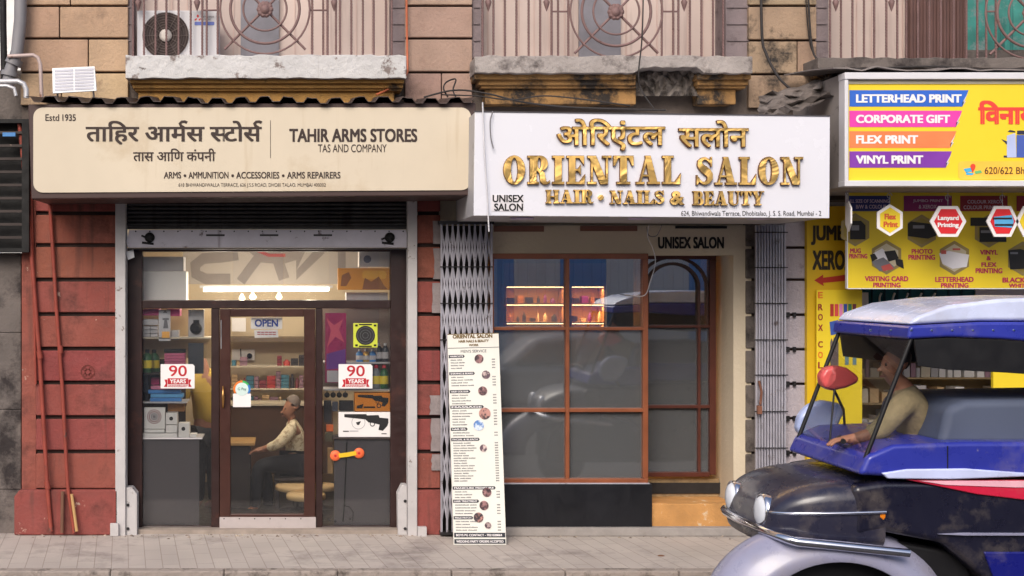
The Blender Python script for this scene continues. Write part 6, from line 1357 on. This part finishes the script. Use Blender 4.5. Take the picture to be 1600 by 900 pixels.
# roof
vp([(1338, 508), (1352, 494), (1400, 477), (1480, 467), (1600, 463), (1800, 465), (1960, 474), (2000, 492), (2002, 508), (1600, 502), (1450, 502)], p_pale, 'roof', VN + .02, VF - .02, .045)
vp([(1334, 530), (1338, 509), (1450, 503), (1600, 503), (2002, 509), (2004, 548), (1600, 540), (1480, 530), (1400, 527)], p_blue, 'roof_band', VN, VF, .02)
vp([(1346, 531), (1400, 528), (1480, 531), (1600, 541), (2002, 549), (2002, 592), (1600, 590), (1480, 582), (1400, 578), (1352, 572)], vin, 'side_valance', VN + .012, VN + .03, .004)
vp([(1346, 531), (1400, 528), (1480, 531), (1600, 541), (2002, 549), (2002, 592), (1600, 590), (1480, 582), (1400, 578), (1352, 572)], vin, 'side_valance', VF - .03, VF - .012, .004)
for yy in (VN + .03, VF - .03):
    a, b_ = P(1262 + SH, 742, VN), P(1344 + SH, 528, VN); g = MB(); g.tube([(a[0], yy, a[2]), (b_[0], yy, b_[2])], .014, 8); g.build('windscreen_pillar', vin, rv)
    a, b_ = P(1985 + SH, 700, VN), P(1990 + SH, 545, VN); g = MB(); g.tube([(a[0], yy, a[2]), (b_[0], yy, b_[2])], .02, 8); g.build('rear_pillar', vin, rv)
a, b_ = P(1264 + SH, 738, VN), P(1343 + SH, 530, VN); g = MB(); g.add([(a[0], VN + .05, a[2]), (a[0], VF - .05, a[2]), (b_[0], VF - .05, b_[2]), (b_[0], VN + .05, b_[2]), (a[0] + .005, VN + .05, a[2]), (a[0] + .005, VF - .05, a[2]), (b_[0] + .005, VF - .05, b_[2]), (b_[0] + .005, VN + .05, b_[2])], [(0, 1, 2, 3), (7, 6, 5, 4)])
g.build('windscreen', glass('screen_glass', (.96, .97, .97, 1), .3, .0), rv)
# seats and handlebar
vp([(1410, 640), (1440, 628), (1700, 624), (1700, 700), (1396, 700)], mat('slate_seat', C(78, 86, 106), .7, var=.1), 'passenger_seat', VN + .10, VF - .1, .05)
vp([(1340, 700), (1420, 698), (1420, 720), (1335, 722)], vin, 'driver_seat', VN + .3, VF - .3, .02)
g = MB(); g.tube([P(1318, 690, VN + .25), P(1312, 684, VN + .4), P(1306, 690, VN + .6), P(1312, 684, VF - .4), P(1318, 690, VF - .25)], .016, 8); g.build('handlebar', vin, rv)
# mirrors on the far side
yM = VF - .10
c = Vector(P(1282, 590, yM)); kk = k(yM)
mr = MB(); q = [(1280, 598), (1278, 586), (1286, 575), (1302, 570), (1320, 574), (1334, 584), (1341, 592), (1334, 599), (1318, 606), (1298, 610), (1286, 607)]
mr.prism([(P(a, b_, yM)[0], P(a, b_, yM)[2]) for a, b_ in q], yM - .05, yM + .05); mo_ = mr.build('mirror_shell', paint('mirror_red', C(206, 84, 84), .35), rv, .03, seg=5); g = MB(); g.tube([c + Vector((.08, 0, -.06)), Vector(P(1318, 640, yM + .06)), Vector(P(1322, 700, yM + .1))], .009, 8); g.build('mirror_stalk', vin, mo_)
mr = MB(); q = [(1246, 672), (1250, 650), (1266, 632), (1288, 626), (1312, 630), (1324, 638), (1316, 656), (1306, 678), (1288, 692), (1262, 692)]
mr.prism([(P(a, b_, yM + .2)[0], P(a, b_, yM + .2)[2]) for a, b_ in q], yM + .2, yM + .3); mo_ = mr.build('mirror_shell', paint('mirror_pale_blue', C(176, 190, 232), .3), rv, .035, seg=5)
g = MB(); g.tube([P(1288, 690, yM + .25), P(1298, 704, yM + .25), P(1320, 720, yM + .2)], .01, 8); g.build('mirror_stalk', vin, mo_)
# driver
pe = thing('person', 'driver in a khaki shirt holding the handlebar of the blue three wheeler', 'person')
J, E = {}, []; y = (VN + VF) / 2 + .0
J['pelvis'] = (W(1452, 722, y), .13); J['waist'] = (W(1444, 690, y), .125); J['chest'] = (W(1424, 640, y), .14); J['neckb'] = (W(1410, 606, y), .068); J['neck'] = (W(1406, 597, y), .06); E += chainE('pelvis', 'waist', 'chest', 'neckb', 'neck')
hc = W(1398, 571, y); fw = (-1, -.1, -.05); head(J, E, 'neck', hc, fw, 1.0)
for q, dy in (('n', -.2), ('f', .2)):
    J['sh' + q] = (W(1418, 622, y + dy), .066); J['el' + q] = (W(1372, 676, y + dy * 1.3), .048); J['wr' + q] = (W(1330, 686, y + dy * 1.2), .032)
    E += chainE('chest', 'sh' + q, 'el' + q, 'wr' + q); hand(J, E, 'wr' + q, 'h' + q, J['wr' + q][0], (-1, 0, -.05), (0, 1, 0), (-.3, 0, -1))
    J['hip' + q] = (W(1446, 728, y + dy * .55), .10); J['kn' + q] = (W(1362, 742, y + dy * .8), .07); J['an' + q] = (W(1350, 830, y + dy * .8), .046); J['toe' + q] = (W(1322, 846, y + dy * .8), .036)
    E += chainE('pelvis', 'hip' + q, 'kn' + q, 'an' + q, 'toe' + q)
skinned('body', J, E, skinm, pe, 'pelvis')
khaki = mat('khaki_cloth', C(140, 126, 96), .9, var=.2, vs_=9, bump=.9, bs=9)
sj = {n_: (v, r * 1.14 + .01) for n_, (v, r) in J.items() if n_ in ('waist', 'chest', 'shn', 'shf', 'eln', 'elf')}
for q in 'nf': sj['cu' + q] = (J['el' + q][0].lerp(J['wr' + q][0], .5), .05)
sj['hem'] = (J['pelvis'][0].copy(), .155); sj['neckb'] = (J['neckb'][0], .075)
skinned('shirt', sj, [('hem', 'waist'), ('waist', 'chest'), ('chest', 'neckb'), ('chest', 'shn'), ('chest', 'shf'), ('shn', 'eln'), ('shf', 'elf'), ('eln', 'cun'), ('elf', 'cuf')], khaki, pe, 'chest')
tj = {n_: (v, r * 1.12 + .006) for n_, (v, r) in J.items() if n_ in ('pelvis', 'hipn', 'hipf', 'knn', 'knf', 'ann', 'anf')}
skinned('trousers', tj, [('pelvis', 'hipn'), ('pelvis', 'hipf'), ('hipn', 'knn'), ('hipf', 'knf'), ('knn', 'ann'), ('knf', 'anf')], khaki, pe, 'pelvis')
face(pe, hc, fw, 1.0, mat('black_hair', C(30, 26, 26), .6))

# a car on the far lane, behind the camera's shoulder, seen only in the salon glass
cr = thing('passing_car', 'silver hatchback car on the far lane mirrored in the salon glass', 'car'); cx0, cy0 = 2.7, -10.9
def cp(pts, y0, y1, m, nm, bev, par): g = MB(); g.prism([(cx0 + a, b_ - .13) for a, b_ in pts], y0, y1); return g.build(nm, m, par, bev, seg=5)
silver = paint('paint_silver', C(190, 194, 202), .3); cglass = mat('car_glass', C(30, 34, 40), .1)
cp([(0, .3), (.05, .75), (.3, .86), (1.05, .95), (3.4, .98), (3.75, .8), (3.8, .3)], cy0 - 1.5, cy0, silver, 'body', .12, cr)
ca_ = cp([(.95, .94), (1.5, 1.42), (2.0, 1.52), (2.8, 1.5), (3.3, 1.3), (3.55, .97)], cy0 - 1.42, cy0 - .08, silver, 'cabin', .12, cr)
cp([(1.2, .99), (1.6, 1.36), (2.25, 1.43), (2.25, .99)], cy0 - .1, cy0 - .07, cglass, 'side_window', .01, ca_); cp([(2.33, .99), (2.33, 1.43), (2.75, 1.41), (3.15, 1.26), (3.3, .99)], cy0 - .1, cy0 - .07, cglass, 'side_window', .01, ca_)
for a in (.7, 3.05):
    for yy in (cy0 - .16, cy0 - 1.5): g = MB(); g.lathe((cx0 + a, yy, .16), (0, 1, 0), [(.18, 0), (.27, -.005), (.29, .03), (.29, .15), (.27, .18), (.18, .18)], 24); g.build('wheel', tyre, cr)

# ---------------------------------------------------------------- the other side of the street, seen in the glass and the gold
hb = mat('hoarding_blue', C(116, 172, 232), .5, var=.08); hw = mat('hoarding_pale', C(226, 232, 238), .5, var=.08)
rr = random.Random(6); x = -9.0; i = 0
while x < 16:
    wd = rr.choice((.9, 1.0, 1.1)); pale = (i % 5) in (1, 2, 4)
    g = MB(); g.box(x, x + wd - .01, -17.06, -17.0, -.12, 4.3)
    for q in range(5): g.box(x + .08 + q * wd / 5, x + .13 + q * wd / 5, -16.999, -16.97, -.12, 4.3)
    g.build('hoarding_sheet', hw if pale else hb, None, label='%s corrugated hoarding sheet across the street facing the shops' % ('pale grey' if pale else 'blue'), cat='hoarding', group='%s hoarding sheets across the street' % ('pale grey' if pale else 'blue'))
    x += wd; i += 1
for i, (xa, xb, h_, cc) in enumerate(((-16, -3, 8, C(176, 150, 118)), (-2.6, 5, 5.5, C(140, 120, 108)), (8.5, 20, 7, C(190, 180, 166)))):
    t_ = thing('street_building', ('ochre', 'brown', 'cream')[i] + ' building across the street behind the hoarding', 'building')
    g = MB(); g.box(xa, xb, -30, -22, -.13, h_); wl = g.build('wall', mat('opp_wall%d' % i, cc, .85, var=.15), t_)
    for zz in range(3, int(h_) - 1, 3):
        x = xa + 1
        while x < xb - 1.4: g = MB(); g.box(x, x + 1.1, -21.99, -21.9, zz, zz + 1.7); g.build('window', mat('opp_glass', C(50, 54, 62), .2), t_); x += 2.3
g = MB(); g.box(-14, -3.2, 22, 30, -.13, 30); o = g.build('sky_white_block', mat('sky_white', C(226, 224, 222), .8), None, label='added white block standing in for bright sky behind the left corner of the terrace', cat='building')  # added block, its white stands in for the bright sky in the gap
for r_ in ROOTS:
    if r_ not in SETTLED: settle(r_)
